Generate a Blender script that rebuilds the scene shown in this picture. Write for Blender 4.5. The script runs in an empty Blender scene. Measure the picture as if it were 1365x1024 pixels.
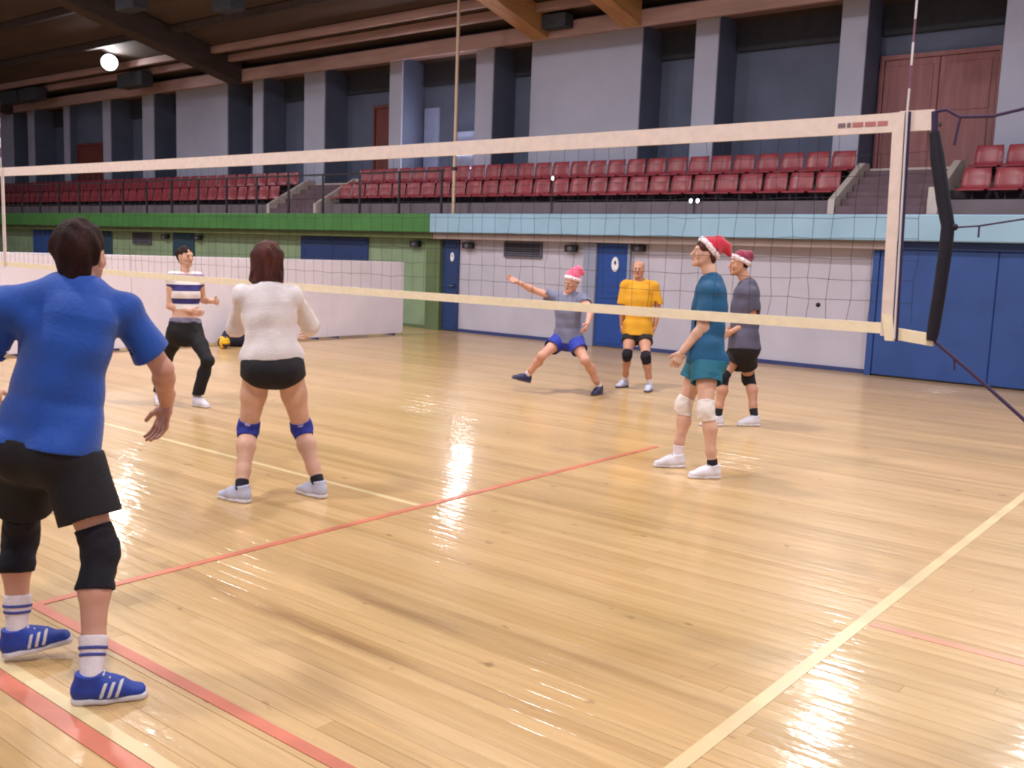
import bpy, math, random
import numpy as np
from mathutils import Matrix, Vector

random.seed(7)
rng = np.random.default_rng(7)
S = bpy.context.scene
COL = S.collection

# ------------------------------------------------------------------ camera
CX, CY, CZ = 1.455, -4.6156, 1.7002
YAW, PITCH, ROLL, FPX = 0.673254, 0.131881, -0.03592, 1292.5
IMW, IMH = 1365.0, 1024.0
def cam_axes():
    fw = np.array([-math.sin(YAW)*math.cos(PITCH), math.cos(YAW)*math.cos(PITCH), -math.sin(PITCH)])
    rt = np.array([math.cos(YAW), math.sin(YAW), 0.0])
    dn = np.cross(fw, rt)
    c, s = math.cos(ROLL), math.sin(ROLL)
    return c*rt + s*dn, -s*rt + c*dn, fw
AR, AD, AF = cam_axes()
CAM = np.array([CX, CY, CZ])
cam = bpy.data.objects.new('camera', bpy.data.cameras.new('camera'))
COL.objects.link(cam)
M = Matrix.Identity(4)
for i in range(3):
    M[i][0], M[i][1], M[i][2], M[i][3] = AR[i], -AD[i], -AF[i], CAM[i]
cam.matrix_world = M
cam.data.sensor_fit = 'HORIZONTAL'
cam.data.sensor_width = 36.0
cam.data.lens = FPX/IMW*36.0
cam.data.clip_start = 0.05
cam.data.clip_end = 300
S.camera = cam

def ray(px, py):
    return (px-IMW/2)/FPX*AR + (py-IMH/2)/FPX*AD + AF
def at_depth(px, py, d):          # point on a sight line at a depth (metres along the lens axis)
    return CAM + ray(px, py)*d
def at_floor(px, py, z=0.0):
    v = ray(px, py); return CAM + v*((z-CZ)/v[2])
def depth_of(P):
    return float((np.asarray(P)-CAM) @ AF)

# ------------------------------------------------------------------ world, exposure, lamps
W = bpy.data.worlds.new('hall_air'); S.world = W; W.use_nodes = True
bg = W.node_tree.nodes['Background']
bg.inputs[0].default_value = (0.80, 0.78, 0.92, 1); bg.inputs[1].default_value = 0.50
S.view_settings.view_transform = 'Standard'
S.view_settings.look = 'None'
S.view_settings.exposure = 0.0
S.view_settings.gamma = 1.0
S.view_settings.use_curve_mapping = False
S.cycles.filter_width = 2.2

LAMPS_FAR = [(-26.75, 11.0, 6.96), (-4.0, 11.0, 6.16), (-0.6, 11.0, 6.1)]
LAMPS_NEAR = [(-22.0, 3.5, 8.5), (-14.0, 3.5, 8.5), (-6.0, 3.5, 8.5), (2.0, 3.5, 8.5),
              (-14.0, -4.0, 9.2), (-6.5, -4.5, 9.2), (1.5, -4.0, 9.2), (-28.0, 3.5, 8.5)]
LAMP_W_FAR, LAMP_W_NEAR = 115.0, 395.0
def lamp_light(aim, watts, r=0.25):
    ld = bpy.data.lights.new('lamp_light', 'AREA'); ld.shape = 'DISK'; ld.size = 2*r
    ld.energy = watts; ld.color = (1.0, 0.965, 0.96); ld.spread = math.radians(155)
    o = bpy.data.objects.new('lamp_light', ld); COL.objects.link(o)
    o.rotation_euler = Vector(aim).to_track_quat('-Z', 'Y').to_euler()
    return o

# ------------------------------------------------------------------ materials
def lin(c):
    out = []
    for v in c[:3]:
        v = v/255.0
        out.append(v/12.92 if v <= 0.04045 else ((v+0.055)/1.055)**2.4)
    return tuple(out)
def mat(name, rgb, rough=0.6, vary=0.06, scale=6.0, bump=0.0, bscale=60.0, metal=0.0, stretch=(1, 1, 1), spec=0.4, coat=0.0, sheen=0.0):
    m = bpy.data.materials.new(name); m.use_nodes = True
    nt = m.node_tree; b = nt.nodes['Principled BSDF']
    tc = nt.nodes.new('ShaderNodeNewGeometry'); mp = nt.nodes.new('ShaderNodeMapping')
    mp.inputs['Scale'].default_value = stretch
    nt.links.new(tc.outputs['Position'], mp.inputs['Vector'])
    n = nt.nodes.new('ShaderNodeTexNoise'); n.inputs['Scale'].default_value = scale; n.inputs['Detail'].default_value = 4
    nt.links.new(mp.outputs[0], n.inputs['Vector'])
    r = nt.nodes.new('ShaderNodeValToRGB')
    c = lin(rgb)
    r.color_ramp.elements[0].position = 0.3; r.color_ramp.elements[1].position = 0.7
    r.color_ramp.elements[0].color = tuple(max(0, v*(1-vary*2)) for v in c) + (1,)
    r.color_ramp.elements[1].color = tuple(min(1, v*(1+vary*2)) for v in c) + (1,)
    nt.links.new(n.outputs['Fac'], r.inputs['Fac']); nt.links.new(r.outputs['Color'], b.inputs['Base Color'])
    b.inputs['Roughness'].default_value = rough; b.inputs['Metallic'].default_value = metal
    b.inputs['Specular IOR Level'].default_value = spec
    b.inputs['Coat Weight'].default_value = coat
    b.inputs['Sheen Weight'].default_value = sheen
    if bump:
        n2 = nt.nodes.new('ShaderNodeTexNoise'); n2.inputs['Scale'].default_value = bscale; n2.inputs['Detail'].default_value = 3
        nt.links.new(mp.outputs[0], n2.inputs['Vector'])
        bp = nt.nodes.new('ShaderNodeBump'); bp.inputs['Strength'].default_value = bump; bp.inputs['Distance'].default_value = 0.01
        nt.links.new(n2.outputs['Fac'], bp.inputs['Height']); nt.links.new(bp.outputs['Normal'], b.inputs['Normal'])
    return m
def emis(name, rgb, strength):
    m = bpy.data.materials.new(name); m.use_nodes = True
    b = m.node_tree.nodes['Principled BSDF']
    b.inputs['Base Color'].default_value = lin(rgb)+(1,)
    b.inputs['Emission Color'].default_value = lin(rgb)+(1,); b.inputs['Emission Strength'].default_value = strength
    return m

def floor_mat():
    m = bpy.data.materials.new('varnished_boards'); m.use_nodes = True
    nt = m.node_tree; N = nt.nodes; L = nt.links; b = N['Principled BSDF']
    g = N.new('ShaderNodeNewGeometry')
    oi = N.new('ShaderNodeObjectInfo')
    def noise(scale, st, det=4, off=None):
        mp = N.new('ShaderNodeMapping'); mp.inputs['Scale'].default_value = st
        L.new(g.outputs['Position'], mp.inputs['Vector'])
        n = N.new('ShaderNodeTexNoise'); n.inputs['Scale'].default_value = scale; n.inputs['Detail'].default_value = det
        L.new(mp.outputs[0], n.inputs['Vector']); return n.outputs['Fac']
    def ramp(fac, stops):
        r = N.new('ShaderNodeValToRGB')
        while len(r.color_ramp.elements) < len(stops): r.color_ramp.elements.new(0.5)
        for e, (p, c) in zip(r.color_ramp.elements, stops):
            e.position = p; e.color = tuple(c)+(1,)
        L.new(fac, r.inputs['Fac']); return r.outputs['Color']
    def mix(kind, fac, a, bb):
        x = N.new('ShaderNodeMix'); x.data_type = 'RGBA'; x.blend_type = kind
        if isinstance(fac, float): x.inputs[0].default_value = fac
        else: L.new(fac, x.inputs[0])
        L.new(a, x.inputs[6])
        if isinstance(bb, tuple): x.inputs[7].default_value = bb
        else: L.new(bb, x.inputs[7])
        return x.outputs[2]
    base = ramp(oi.outputs['Random'], [(0.0, lin((193, 155, 104))), (0.45, lin((200, 163, 113))), (0.8, lin((206, 169, 120))), (1.0, lin((188, 150, 100)))])
    grain = ramp(noise(3.0, (0.35, 9.0, 1)), [(0.3, (0.88, 0.86, 0.82)), (0.62, (1.04, 1.04, 1.04))])
    c = mix('MULTIPLY', 1.0, base, grain)
    fine = ramp(noise(14.0, (0.3, 14.0, 1)), [(0.3, (0.94, 0.93, 0.92)), (0.65, (1.04, 1.04, 1.04))])
    c = mix('MULTIPLY', 1.0, c, fine)
    wear = ramp(noise(0.55, (0.8, 1.3, 1), 5), [(0.42, (0, 0, 0)), (0.70, (1, 1, 1))])
    c = mix('MIX', wear, c, mix('MULTIPLY', 1.0, c, (0.86, 0.88, 0.78, 1)))
    # narrow dark strips along the boards, faded at their ends
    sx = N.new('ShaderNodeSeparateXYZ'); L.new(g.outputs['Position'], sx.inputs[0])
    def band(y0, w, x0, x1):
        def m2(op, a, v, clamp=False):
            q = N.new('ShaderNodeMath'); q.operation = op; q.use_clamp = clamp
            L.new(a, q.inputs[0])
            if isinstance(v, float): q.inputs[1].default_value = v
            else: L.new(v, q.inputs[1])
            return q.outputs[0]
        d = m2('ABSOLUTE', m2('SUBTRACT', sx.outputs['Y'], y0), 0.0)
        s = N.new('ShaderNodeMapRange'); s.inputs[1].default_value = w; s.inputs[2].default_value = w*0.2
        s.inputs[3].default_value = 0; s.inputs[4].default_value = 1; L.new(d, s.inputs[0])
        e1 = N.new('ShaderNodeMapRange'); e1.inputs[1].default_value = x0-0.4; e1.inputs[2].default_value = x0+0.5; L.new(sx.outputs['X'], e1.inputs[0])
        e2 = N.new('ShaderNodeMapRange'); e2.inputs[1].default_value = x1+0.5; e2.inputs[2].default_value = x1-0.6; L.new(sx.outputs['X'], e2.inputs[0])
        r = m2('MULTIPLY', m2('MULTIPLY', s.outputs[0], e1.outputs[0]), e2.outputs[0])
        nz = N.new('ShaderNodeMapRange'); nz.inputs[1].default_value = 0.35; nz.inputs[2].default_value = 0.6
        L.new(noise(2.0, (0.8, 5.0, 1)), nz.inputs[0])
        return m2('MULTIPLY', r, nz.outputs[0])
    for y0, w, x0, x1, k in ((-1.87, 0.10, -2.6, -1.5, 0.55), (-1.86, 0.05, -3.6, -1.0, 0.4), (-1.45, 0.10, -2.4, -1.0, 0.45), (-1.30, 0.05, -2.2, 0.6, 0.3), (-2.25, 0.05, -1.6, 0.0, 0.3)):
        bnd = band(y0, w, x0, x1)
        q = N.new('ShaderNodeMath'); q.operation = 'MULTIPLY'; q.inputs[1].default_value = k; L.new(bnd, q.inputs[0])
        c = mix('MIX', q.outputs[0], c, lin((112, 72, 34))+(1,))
    # small dents and marks
    spots = ramp(noise(9.0, (0.6, 1.0, 1), 2), [(0.70, (0, 0, 0)), (0.76, (1, 1, 1))])
    c = mix('MIX', spots, c, mix('MULTIPLY', 1.0, c, (0.55, 0.50, 0.45, 1)))
    L.new(c, b.inputs['Base Color'])
    rr = N.new('ShaderNodeMapRange'); rr.inputs[1].default_value = 0.3; rr.inputs[2].default_value = 0.7
    rr.inputs[3].default_value = 0.30; rr.inputs[4].default_value = 0.46
    L.new(noise(0.8, (0.6, 2.0, 1)), rr.inputs[0]); L.new(rr.outputs[0], b.inputs['Roughness'])
    b.inputs['Specular IOR Level'].default_value = 0.5
    b.inputs['Coat Weight'].default_value = 0.5; b.inputs['Coat Roughness'].default_value = 0.10
    bp = N.new('ShaderNodeBump'); bp.inputs['Strength'].default_value = 0.6; bp.inputs['Distance'].default_value = 0.005
    L.new(noise(9.0, (0.7, 1.8, 1), 3), bp.inputs['Height'])
    L.new(bp.outputs['Normal'], b.inputs['Normal']); L.new(bp.outputs['Normal'], b.inputs['Coat Normal'])
    return m

MT = {}
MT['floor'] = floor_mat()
MT['subfloor'] = mat('dark_joint', (70, 48, 28), 0.9)
MT['white_wall'] = mat('white_paint', (184, 178, 192), 0.55, 0.03, 2.0, 0.1, 30)
MT['green_wall'] = mat('pale_green_paint', (130, 150, 120), 0.6, 0.05, 2.0, 0.1, 30)
MT['green_dark'] = mat('dull_green_paint', (92, 108, 74), 0.6, 0.05, 2.0)
MT['green'] = mat('green_fascia_paint', (70, 122, 64), 0.5, 0.06, 1.5)
MT['sky_blue'] = mat('pale_blue_fascia_paint', (146, 180, 204), 0.5, 0.04, 1.5)
MT['soffit'] = mat('beige_brown_beam', (150, 132, 128), 0.7, 0.06, 2.0)
MT['soffit_green'] = mat('olive_beam', (92, 100, 62), 0.7, 0.06, 2.0)
MT['navy_base'] = mat('navy_skirting', (52, 62, 112), 0.5, 0.05, 3)
MT['blue_door'] = mat('blue_door_paint', (32, 68, 140), 0.45, 0.05, 2)
MT['blue_gate'] = mat('blue_gate_paint', (44, 74, 136), 0.5, 0.05, 2)
MT['blue_dark'] = mat('dark_blue_paint', (34, 56, 104), 0.5, 0.05, 2)
MT['teal_door'] = mat('dark_teal_paint', (38, 66, 84), 0.5, 0.05, 2)
MT['grey_frame'] = mat('grey_frame_paint', (142, 146, 168), 0.5, 0.04, 3)
MT['vent'] = mat('grey_vent_metal', (92, 88, 100), 0.5, 0.05, 5)
MT['vent_dark'] = mat('vent_recess', (48, 46, 54), 0.8)
MT['black_plastic'] = mat('black_plastic', (34, 34, 38), 0.45)
MT['sticker'] = mat('white_sticker', (225, 225, 230), 0.5, 0.02)
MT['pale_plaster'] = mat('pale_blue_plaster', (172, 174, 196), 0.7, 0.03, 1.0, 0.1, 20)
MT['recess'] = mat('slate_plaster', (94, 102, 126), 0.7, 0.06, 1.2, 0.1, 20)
MT['dark_vent'] = mat('dark_opening', (56, 58, 66), 0.8)
MT['brown_door'] = mat('red_brown_wood', (112, 58, 52), 0.5, 0.08, 3, 0.15, 40, stretch=(4, 4, 0.5))
MT['brown_door_pale'] = mat('rose_brown_wood', (150, 96, 98), 0.5, 0.08, 3, 0.15, 40, stretch=(4, 4, 0.5))
MT['gallery'] = mat('gallery_concrete', (112, 100, 108), 0.8, 0.06, 2)
MT['riser'] = mat('dark_riser', (70, 58, 70), 0.8, 0.06, 2)
MT['step'] = mat('brown_step', (104, 82, 92), 0.7, 0.08, 3)
MT['nosing'] = mat('pale_nosing', (190, 178, 172), 0.6, 0.03)
MT['seat'] = mat('red_seat_plastic', (150, 60, 70), 0.36, 0.06, 4, spec=0.5)
MT['seat_leg'] = mat('seat_steel', (60, 56, 64), 0.45, metal=0.6)
MT['rail'] = mat('dark_rail_paint', (52, 46, 54), 0.5)
MT['beige_pole'] = mat('beige_pole_paint', (196, 172, 150), 0.5, 0.03)
MT['ceiling'] = mat('brown_ceiling_boards', (74, 58, 52), 0.8, 0.12, 1.2, 0.2, 20, stretch=(0.3, 2, 1))
MT['beam'] = mat('dark_timber', (62, 48, 44), 0.7, 0.12, 2.0, 0.2, 30, stretch=(4, 0.5, 4))
MT['beam_lit'] = mat('lit_timber', (176, 128, 78), 0.6, 0.1, 2.0, 0.15, 30, stretch=(4, 0.5, 4))  # lit copy of the beam timber, lamplight painted into its colour
MT['eave'] = mat('rosewood_trim', (156, 122, 114), 0.65, 0.08, 2.0, stretch=(0.4, 3, 3))
MT['tape'] = mat('white_net_canvas', (224, 204, 194), 0.7, 0.03, 20, 0.1, 200)
MT['tape_low'] = mat('cream_net_canvas', (238, 222, 192), 0.7, 0.03, 20, 0.1, 200)
MT['cord'] = mat('black_net_cord', (38, 36, 44), 0.8)
MT['black_pad'] = mat('black_foam_wrap', (24, 20, 34), 0.75, 0.1, 10, 0.2, 60)
MT['purple_black'] = mat('dark_violet_strap', (52, 40, 76), 0.75)
MT['antenna_white'] = mat('antenna_white', (214, 206, 208), 0.4)
MT['antenna_red'] = mat('antenna_red', (120, 84, 100), 0.4)
MT['steel'] = mat('grey_post_steel', (110, 110, 120), 0.4, metal=0.7)
MT['rope'] = mat('dark_rope', (60, 42, 74), 0.8)
MT['white_board'] = mat('white_barrier_board', (236, 226, 238), 0.5, 0.03, 2, 0.05, 30)
MT['line_white'] = mat('cream_line_paint', (210, 186, 142), 0.35, 0.06, 3)
MT['line_red'] = mat('pink_red_line_paint', (200, 116, 94), 0.35, 0.08, 3)
MT['line_pink'] = mat('worn_pink_line_paint', (198, 142, 116), 0.35, 0.1, 3)
MT['lamp_body'] = mat('lamp_housing', (80, 80, 88), 0.4, metal=0.5)
MT['lamp_glow'] = emis('lamp_glass', (250, 246, 255), 8.0)
MT['panel_glow'] = emis('lit_diffuser', (250, 246, 255), 110.0)
MT['tube_glow'] = emis('dim_tube', (225, 228, 250), 0.9)
MT['point_glow'] = emis('bright_disc', (240, 244, 255), 3.0)
MT['patch_blue'] = mat('pale_blue_patch', (156, 168, 204), 0.4, 0.03)
MT['skin'] = mat('skin', (206, 160, 138), 0.5, 0.05, 9, 0.1, 120)
MT['skin_tan'] = mat('tanned_skin', (186, 134, 110), 0.5, 0.05, 9, 0.1, 120)
MT['skin_pink'] = mat('pink_skin', (200, 148, 128), 0.5, 0.05, 9, 0.1, 120)
MT['hair_dark'] = mat('dark_brown_hair', (46, 26, 24), 0.65, 0.25, 18, 0.8, 90, stretch=(1, 1, 0.3), spec=0.15)
MT['hair_brown'] = mat('brown_hair', (76, 40, 36), 0.6, 0.25, 18, 0.8, 90, stretch=(1, 1, 0.25), spec=0.2)
MT['hair_grey'] = mat('short_grey_hair', (120, 92, 88), 0.7, 0.15, 30, 0.4, 120)
MT['eye'] = mat('eye_white', (196, 184, 180), 0.3, 0.0)
MT['iris'] = mat('dark_iris', (40, 28, 24), 0.3, 0.0)
MT['brow'] = mat('dark_brow', (58, 38, 32), 0.8, 0.1, 40)
MT['lip'] = mat('lip', (168, 96, 92), 0.5, 0.03)
MT['blue_shirt'] = mat('royal_blue_jersey', (20, 72, 162), 0.7, 0.06, 5, 0.25, 60, sheen=0.2)
MT['black_cloth'] = mat('black_cloth', (22, 18, 24), 0.8, 0.1, 8, 0.25, 60)
MT['black_knit'] = mat('black_knit', (20, 16, 28), 0.85, 0.15, 14, 0.4, 120)
MT['white_knit'] = mat('cream_white_knit', (218, 208, 210), 0.85, 0.03, 8, 0.4, 70, sheen=0.2)
MT['blue_pad'] = mat('blue_knee_pad_fabric', (34, 44, 138), 0.75, 0.06, 10, 0.2, 80)
MT['pad_grey'] = mat('grey_pad_patch', (150, 140, 168), 0.7)
MT['white_sock'] = mat('white_sock', (226, 214, 220), 0.85, 0.02, 20, 0.3, 120)
MT['black_sock'] = mat('black_sock', (28, 24, 38), 0.85, 0.05, 20, 0.3, 120)
MT['sock_band'] = mat('blue_sock_band', (72, 78, 150), 0.85)
MT['blue_shoe'] = mat('blue_shoe_mesh', (36, 62, 156), 0.55, 0.08, 12, 0.25, 120)
MT['white_shoe'] = mat('white_shoe_leather', (218, 212, 222), 0.5, 0.03, 12, 0.15, 80)
MT['grey_shoe'] = mat('grey_white_shoe', (186, 188, 210), 0.5, 0.06, 12, 0.15, 80)
MT['dark_shoe'] = mat('dark_navy_shoe', (44, 44, 82), 0.5, 0.08, 12, 0.15, 80)
MT['sole'] = mat('white_rubber_sole', (214, 206, 208), 0.6, 0.04, 20)
MT['dark_sole'] = mat('dark_rubber_sole', (70, 62, 84), 0.6)
MT['gold_shirt'] = mat('golden_yellow_jersey', (208, 148, 30), 0.75, 0.05, 6, 0.25, 60)
MT['grey_shirt'] = mat('grey_blue_jersey', (112, 114, 140), 0.75, 0.05, 6, 0.25, 60)
MT['charcoal_shirt'] = mat('charcoal_jersey', (80, 76, 96), 0.75, 0.05, 6, 0.25, 60)
MT['teal_shirt'] = mat('deep_teal_jersey', (20, 80, 120), 0.7, 0.06, 6, 0.25, 60)
MT['teal_shorts'] = mat('teal_shorts_cloth', (26, 100, 124), 0.7, 0.06, 6, 0.25, 60)
MT['blue_shorts'] = mat('blue_shorts_cloth', (36, 52, 154), 0.7, 0.06, 6, 0.25, 60)
MT['white_pad'] = mat('white_knee_pad_fabric', (224, 212, 206), 0.85, 0.03, 12, 0.3, 80)
MT['hat_red'] = mat('red_felt', (190, 24, 56), 0.85, 0.06, 10, 0.3, 90, sheen=0.4)
MT['hat_pink'] = mat('pink_red_felt', (222, 92, 124), 0.85, 0.06, 10, 0.3, 90, sheen=0.4)
MT['hat_wine'] = mat('wine_red_felt', (136, 26, 62), 0.85, 0.06, 10, 0.3, 90, sheen=0.4)
MT['hat_trim'] = mat('white_fleece_trim', (232, 216, 222), 0.95, 0.03, 30, 0.8, 90)
MT['grey_band'] = mat('grey_waistband', (116, 110, 134), 0.8, 0.05, 20)
MT['bag'] = mat('dark_navy_bag', (30, 30, 56), 0.7, 0.1, 8, 0.3, 40)
MT['ball_yellow'] = mat('yellow_ball_leather', (232, 178, 32), 0.45, 0.03)
MT['ball_blue'] = mat('blue_ball_leather', (44, 40, 60), 0.45, 0.03)
MT['mark_red'] = mat('faded_red_print', (176, 110, 110), 0.7, 0.05)
MT['mark_dark'] = mat('faded_dark_print', (120, 100, 110), 0.7, 0.05)
def stripe_mat():
    m = mat('white_navy_striped_knit', (222, 212, 214), 0.8, 0.02, 8, 0.2, 60)
    nt = m.node_tree; b = nt.nodes['Principled BSDF']
    g = nt.nodes.new('ShaderNodeNewGeometry'); s = nt.nodes.new('ShaderNodeSeparateXYZ'); nt.links.new(g.outputs['Position'], s.inputs[0])
    r = nt.nodes.new('ShaderNodeMapRange'); r.inputs[1].default_value = 1.02; r.inputs[2].default_value = 1.50
    nt.links.new(s.outputs['Z'], r.inputs[0])
    cr = nt.nodes.new('ShaderNodeValToRGB'); cr.color_ramp.interpolation = 'CONSTANT'
    wht, nav, vio = lin((224, 214, 214))+(1,), lin((50, 44, 108))+(1,), lin((150, 128, 160))+(1,)
    stops = [(0.0, wht), (0.10, nav), (0.22, wht), (0.38, nav), (0.52, wht), (0.70, vio), (0.76, wht), (0.84, vio)]
    while len(cr.color_ramp.elements) < len(stops): cr.color_ramp.elements.new(0.5)
    for e, (p, c) in zip(cr.color_ramp.elements, stops): e.position = p; e.color = c
    nt.links.new(r.outputs[0], cr.inputs['Fac']); nt.links.new(cr.outputs['Color'], b.inputs['Base Color'])
    return m
MT['striped'] = stripe_mat()

# ------------------------------------------------------------------ mesh helpers
class MB:
    """collects simple shapes, then links them as one mesh object"""
    def __init__(self): self.v = []; self.f = []; self.m = []; self.sm = []
    def add(self, vs, fs, mi=0, smooth=False):
        o = len(self.v); self.v += [tuple(map(float, p)) for p in vs]
        self.f += [tuple(i+o for i in f) for f in fs]; self.m += [mi]*len(fs); self.sm += [smooth]*len(fs); return self
    def box(self, a, b, mi=0, bev=0.0):
        x0, y0, z0 = a; x1, y1, z1 = b
        if bev <= 0:
            vs = [(x0,y0,z0),(x1,y0,z0),(x1,y1,z0),(x0,y1,z0),(x0,y0,z1),(x1,y0,z1),(x1,y1,z1),(x0,y1,z1)]
            fs = [(0,3,2,1),(4,5,6,7),(0,1,5,4),(1,2,6,5),(2,3,7,6),(3,0,4,7)]
            return self.add(vs, fs, mi)
        e = bev; vs = []
        for x, sx in ((x0, 1), (x1, -1)):
            for y, sy in ((y0, 1), (y1, -1)):
                for z, sz in ((z0, 1), (z1, -1)):
                    vs += [(x, y+sy*e, z+sz*e), (x+sx*e, y, z+sz*e), (x+sx*e, y+sy*e, z)]
        idx = lambda ix, iy, iz, k: ((ix*2+iy)*2+iz)*3+k
        fs = []
        for s in (0, 1):
            fs.append((idx(s,0,0,0), idx(s,0,1,0), idx(s,1,1,0), idx(s,1,0,0)))
            fs.append((idx(0,s,0,1), idx(1,s,0,1), idx(1,s,1,1), idx(0,s,1,1)))
            fs.append((idx(0,0,s,2), idx(0,1,s,2), idx(1,1,s,2), idx(1,0,s,2)))
        for a_ in (0, 1):
            for b_ in (0, 1):
                fs.append((idx(a_,b_,0,0), idx(a_,b_,1,0), idx(a_,b_,1,1), idx(a_,b_,0,1)))
                fs.append((idx(a_,0,b_,0), idx(a_,1,b_,0), idx(a_,1,b_,2), idx(a_,0,b_,2)))
                fs.append((idx(0,a_,b_,1), idx(1,a_,b_,1), idx(1,a_,b_,2), idx(0,a_,b_,2)))
        for i in (0, 1):
            for j in (0, 1):
                for k in (0, 1): fs.append((idx(i,j,k,0), idx(i,j,k,1), idx(i,j,k,2)))
        self.add(vs, fs, mi); self.fix = True; return self
    def tube(self, pts, r, n=8, mi=0, cap=True, smooth=True):
        P = [np.asarray(p, float) for p in pts]; rs = r if hasattr(r, '__len__') else [r]*len(P)
        vs = []; up = None
        for i, p in enumerate(P):
            t = P[min(i+1, len(P)-1)] - P[max(i-1, 0)]; t /= np.linalg.norm(t)
            if up is None: up = np.array([0, 0, 1.]) if abs(t[2]) < 0.9 else np.array([1., 0, 0])
            a = np.cross(t, up); a /= np.linalg.norm(a); b = np.cross(a, t); up = b
            for k in range(n):
                th = 2*math.pi*k/n; vs.append(p + rs[i]*(math.cos(th)*a + math.sin(th)*b))
        fs = []
        for i in range(len(P)-1):
            for k in range(n):
                k2 = (k+1) % n; fs.append((i*n+k, i*n+k2, (i+1)*n+k2, (i+1)*n+k))
        self.add(vs, fs, mi, smooth)
        if cap:
            self.add(vs[:n], [tuple(range(n-1, -1, -1))], mi); self.add(vs[-n:], [tuple(range(n))], mi)
        return self
    def lathe(self, prof, c, n=16, axis=(0, 0, 1), mi=0):
        ax = np.asarray(axis, float); ax /= np.linalg.norm(ax)
        u = np.cross(ax, (1, 0, 0) if abs(ax[0]) < 0.9 else (0, 1, 0)); u /= np.linalg.norm(u); w = np.cross(ax, u)
        c = np.asarray(c, float); vs = []
        for r, h in prof:
            for k in range(n):
                th = 2*math.pi*k/n; vs.append(c + ax*h + r*(math.cos(th)*u + math.sin(th)*w))
        fs = [(i*n+k, i*n+(k+1) % n, (i+1)*n+(k+1) % n, (i+1)*n+k) for i in range(len(prof)-1) for k in range(n)]
        return self.add(vs, fs, mi, True)
    def prism(self, poly, axis, lo, hi, mi=0):
        """poly: 2D points; axis 0/1/2 is the extrusion direction"""
        def p3(q, t):
            q = list(q); q.insert(axis, t); return q
        n = len(poly); vs = [p3(q, lo) for q in poly] + [p3(q, hi) for q in poly]
        fs = [tuple(range(n-1, -1, -1)), tuple(range(n, 2*n))] + [(i, (i+1) % n, n+(i+1) % n, n+i) for i in range(n)]
        self.add(vs, fs, mi); self.fix = True; return self
    def mesh(self, name, mats, origin=(0, 0, 0)):
        me = bpy.data.meshes.new(name); o = np.asarray(origin, float)
        me.from_pydata([tuple(np.asarray(p)-o) for p in self.v], [], self.f)
        for m in (mats if isinstance(mats, (list, tuple)) else [mats]): me.materials.append(m)
        me.polygons.foreach_set('material_index', self.m)
        me.polygons.foreach_set('use_smooth', self.sm)
        if getattr(self, 'fix', False):
            import bmesh
            bm = bmesh.new(); bm.from_mesh(me); bmesh.ops.recalc_face_normals(bm, faces=bm.faces); bm.to_mesh(me); bm.free()
        me.update(); return me
    def build(self, name, mats, parent=None, origin=(0, 0, 0)):
        return link(name, self.mesh(name, mats, origin), parent, None if parent else origin)
def link(name, me, parent=None, loc=None):
    o = bpy.data.objects.new(name, me); COL.objects.link(o)
    if parent is not None: o.parent = parent
    if loc is not None: o.location = loc
    return o
def empty(name, loc=(0, 0, 0)):
    o = bpy.data.objects.new(name, None); COL.objects.link(o); o.location = loc; o.empty_display_size = 0.2; return o
def tag(o, label=None, cat=None, group=None, kind=None):
    if label: o['label'] = label
    if cat: o['category'] = cat
    if group: o['group'] = group
    if kind: o['kind'] = kind
    return o
def struct(o, label, cat): return tag(o, label, cat, kind='structure')

# ------------------------------------------------------------------ floor
XL, XR, YB, YF = -42.0, 7.0, -9.0, 11.2
fl = MB().box((XL, YB, -0.12), (XR, YF, -0.022)).build('floor', MT['subfloor'])
struct(fl, 'varnished honey coloured wooden sports floor with painted court lines', 'floor')
BW = 0.085
def board_mesh(y, x0, x1):
    h = BW/2-0.0006; dz = random.uniform(-0.0004, 0.0004); tl = random.uniform(-0.00035, 0.00035)
    prof = [(-h, -0.022), (-h, -0.0011), (-h+0.0009, -0.0004), (-h*0.45, 0.0001), (h*0.45, 0.0001), (h-0.0009, -0.0004), (h, -0.0011), (h, -0.022)]
    m = MB(); vs = []
    for x in (x0+0.0006, x1-0.0006):
        for (yy, zz) in prof: vs.append((x, y+yy, zz+dz+tl*yy/h))
    n = len(prof)
    fs = [(i, i+1, n+i+1, n+i) for i in range(n-1)] + [tuple(range(n)), tuple(range(2*n-1, n-1, -1))]
    m.add(vs, [tuple(reversed(f)) for f in fs[:-2]] + fs[-2:]); m.fix = True
    return m
y = -4.0; nb = 0
rest = MB()
while y < YF-0.02:
    cuts = [XL, XR]
    if y < 0.9: cuts = [XL, random.uniform(-3.4, 0.8), XR]
    for a, b in zip(cuts[:-1], cuts[1:]):
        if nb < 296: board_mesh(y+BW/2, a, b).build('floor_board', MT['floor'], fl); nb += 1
        else: rest.box((a, y+0.0006, -0.02), (b, y+BW-0.0006, 0.0))
    y += BW
while_y = YB
back = MB()
while while_y < -4.0-0.01:
    back.box((XL, while_y+0.0006, -0.022), (XR, min(while_y+BW, -4.0)-0.0006, 0.0)); while_y += BW
tag(back.build('floor_boards_behind', MT['floor'], fl), kind='stuff')
LZ = [0.0016]
def court_line(x0, x1, y0, y1, m):
    LZ[0] += 0.0003
    return MB().box((x0, y0, 0.0003), (x1, y1, LZ[0])).build('court_line', MT[m], fl)
court_line(-0.03, 0.03, -2.94, 9.0, 'line_white')['label'] = 'cream sideline under the near net band'
court_line(-9.0, -2.99, -0.02, 0.03, 'line_white')['label'] = 'cream centre line below the net'
court_line(0.04, 5.0, -0.03, 0.03, 'line_pink')['label'] = 'worn pink line running on past the sideline'
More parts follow.
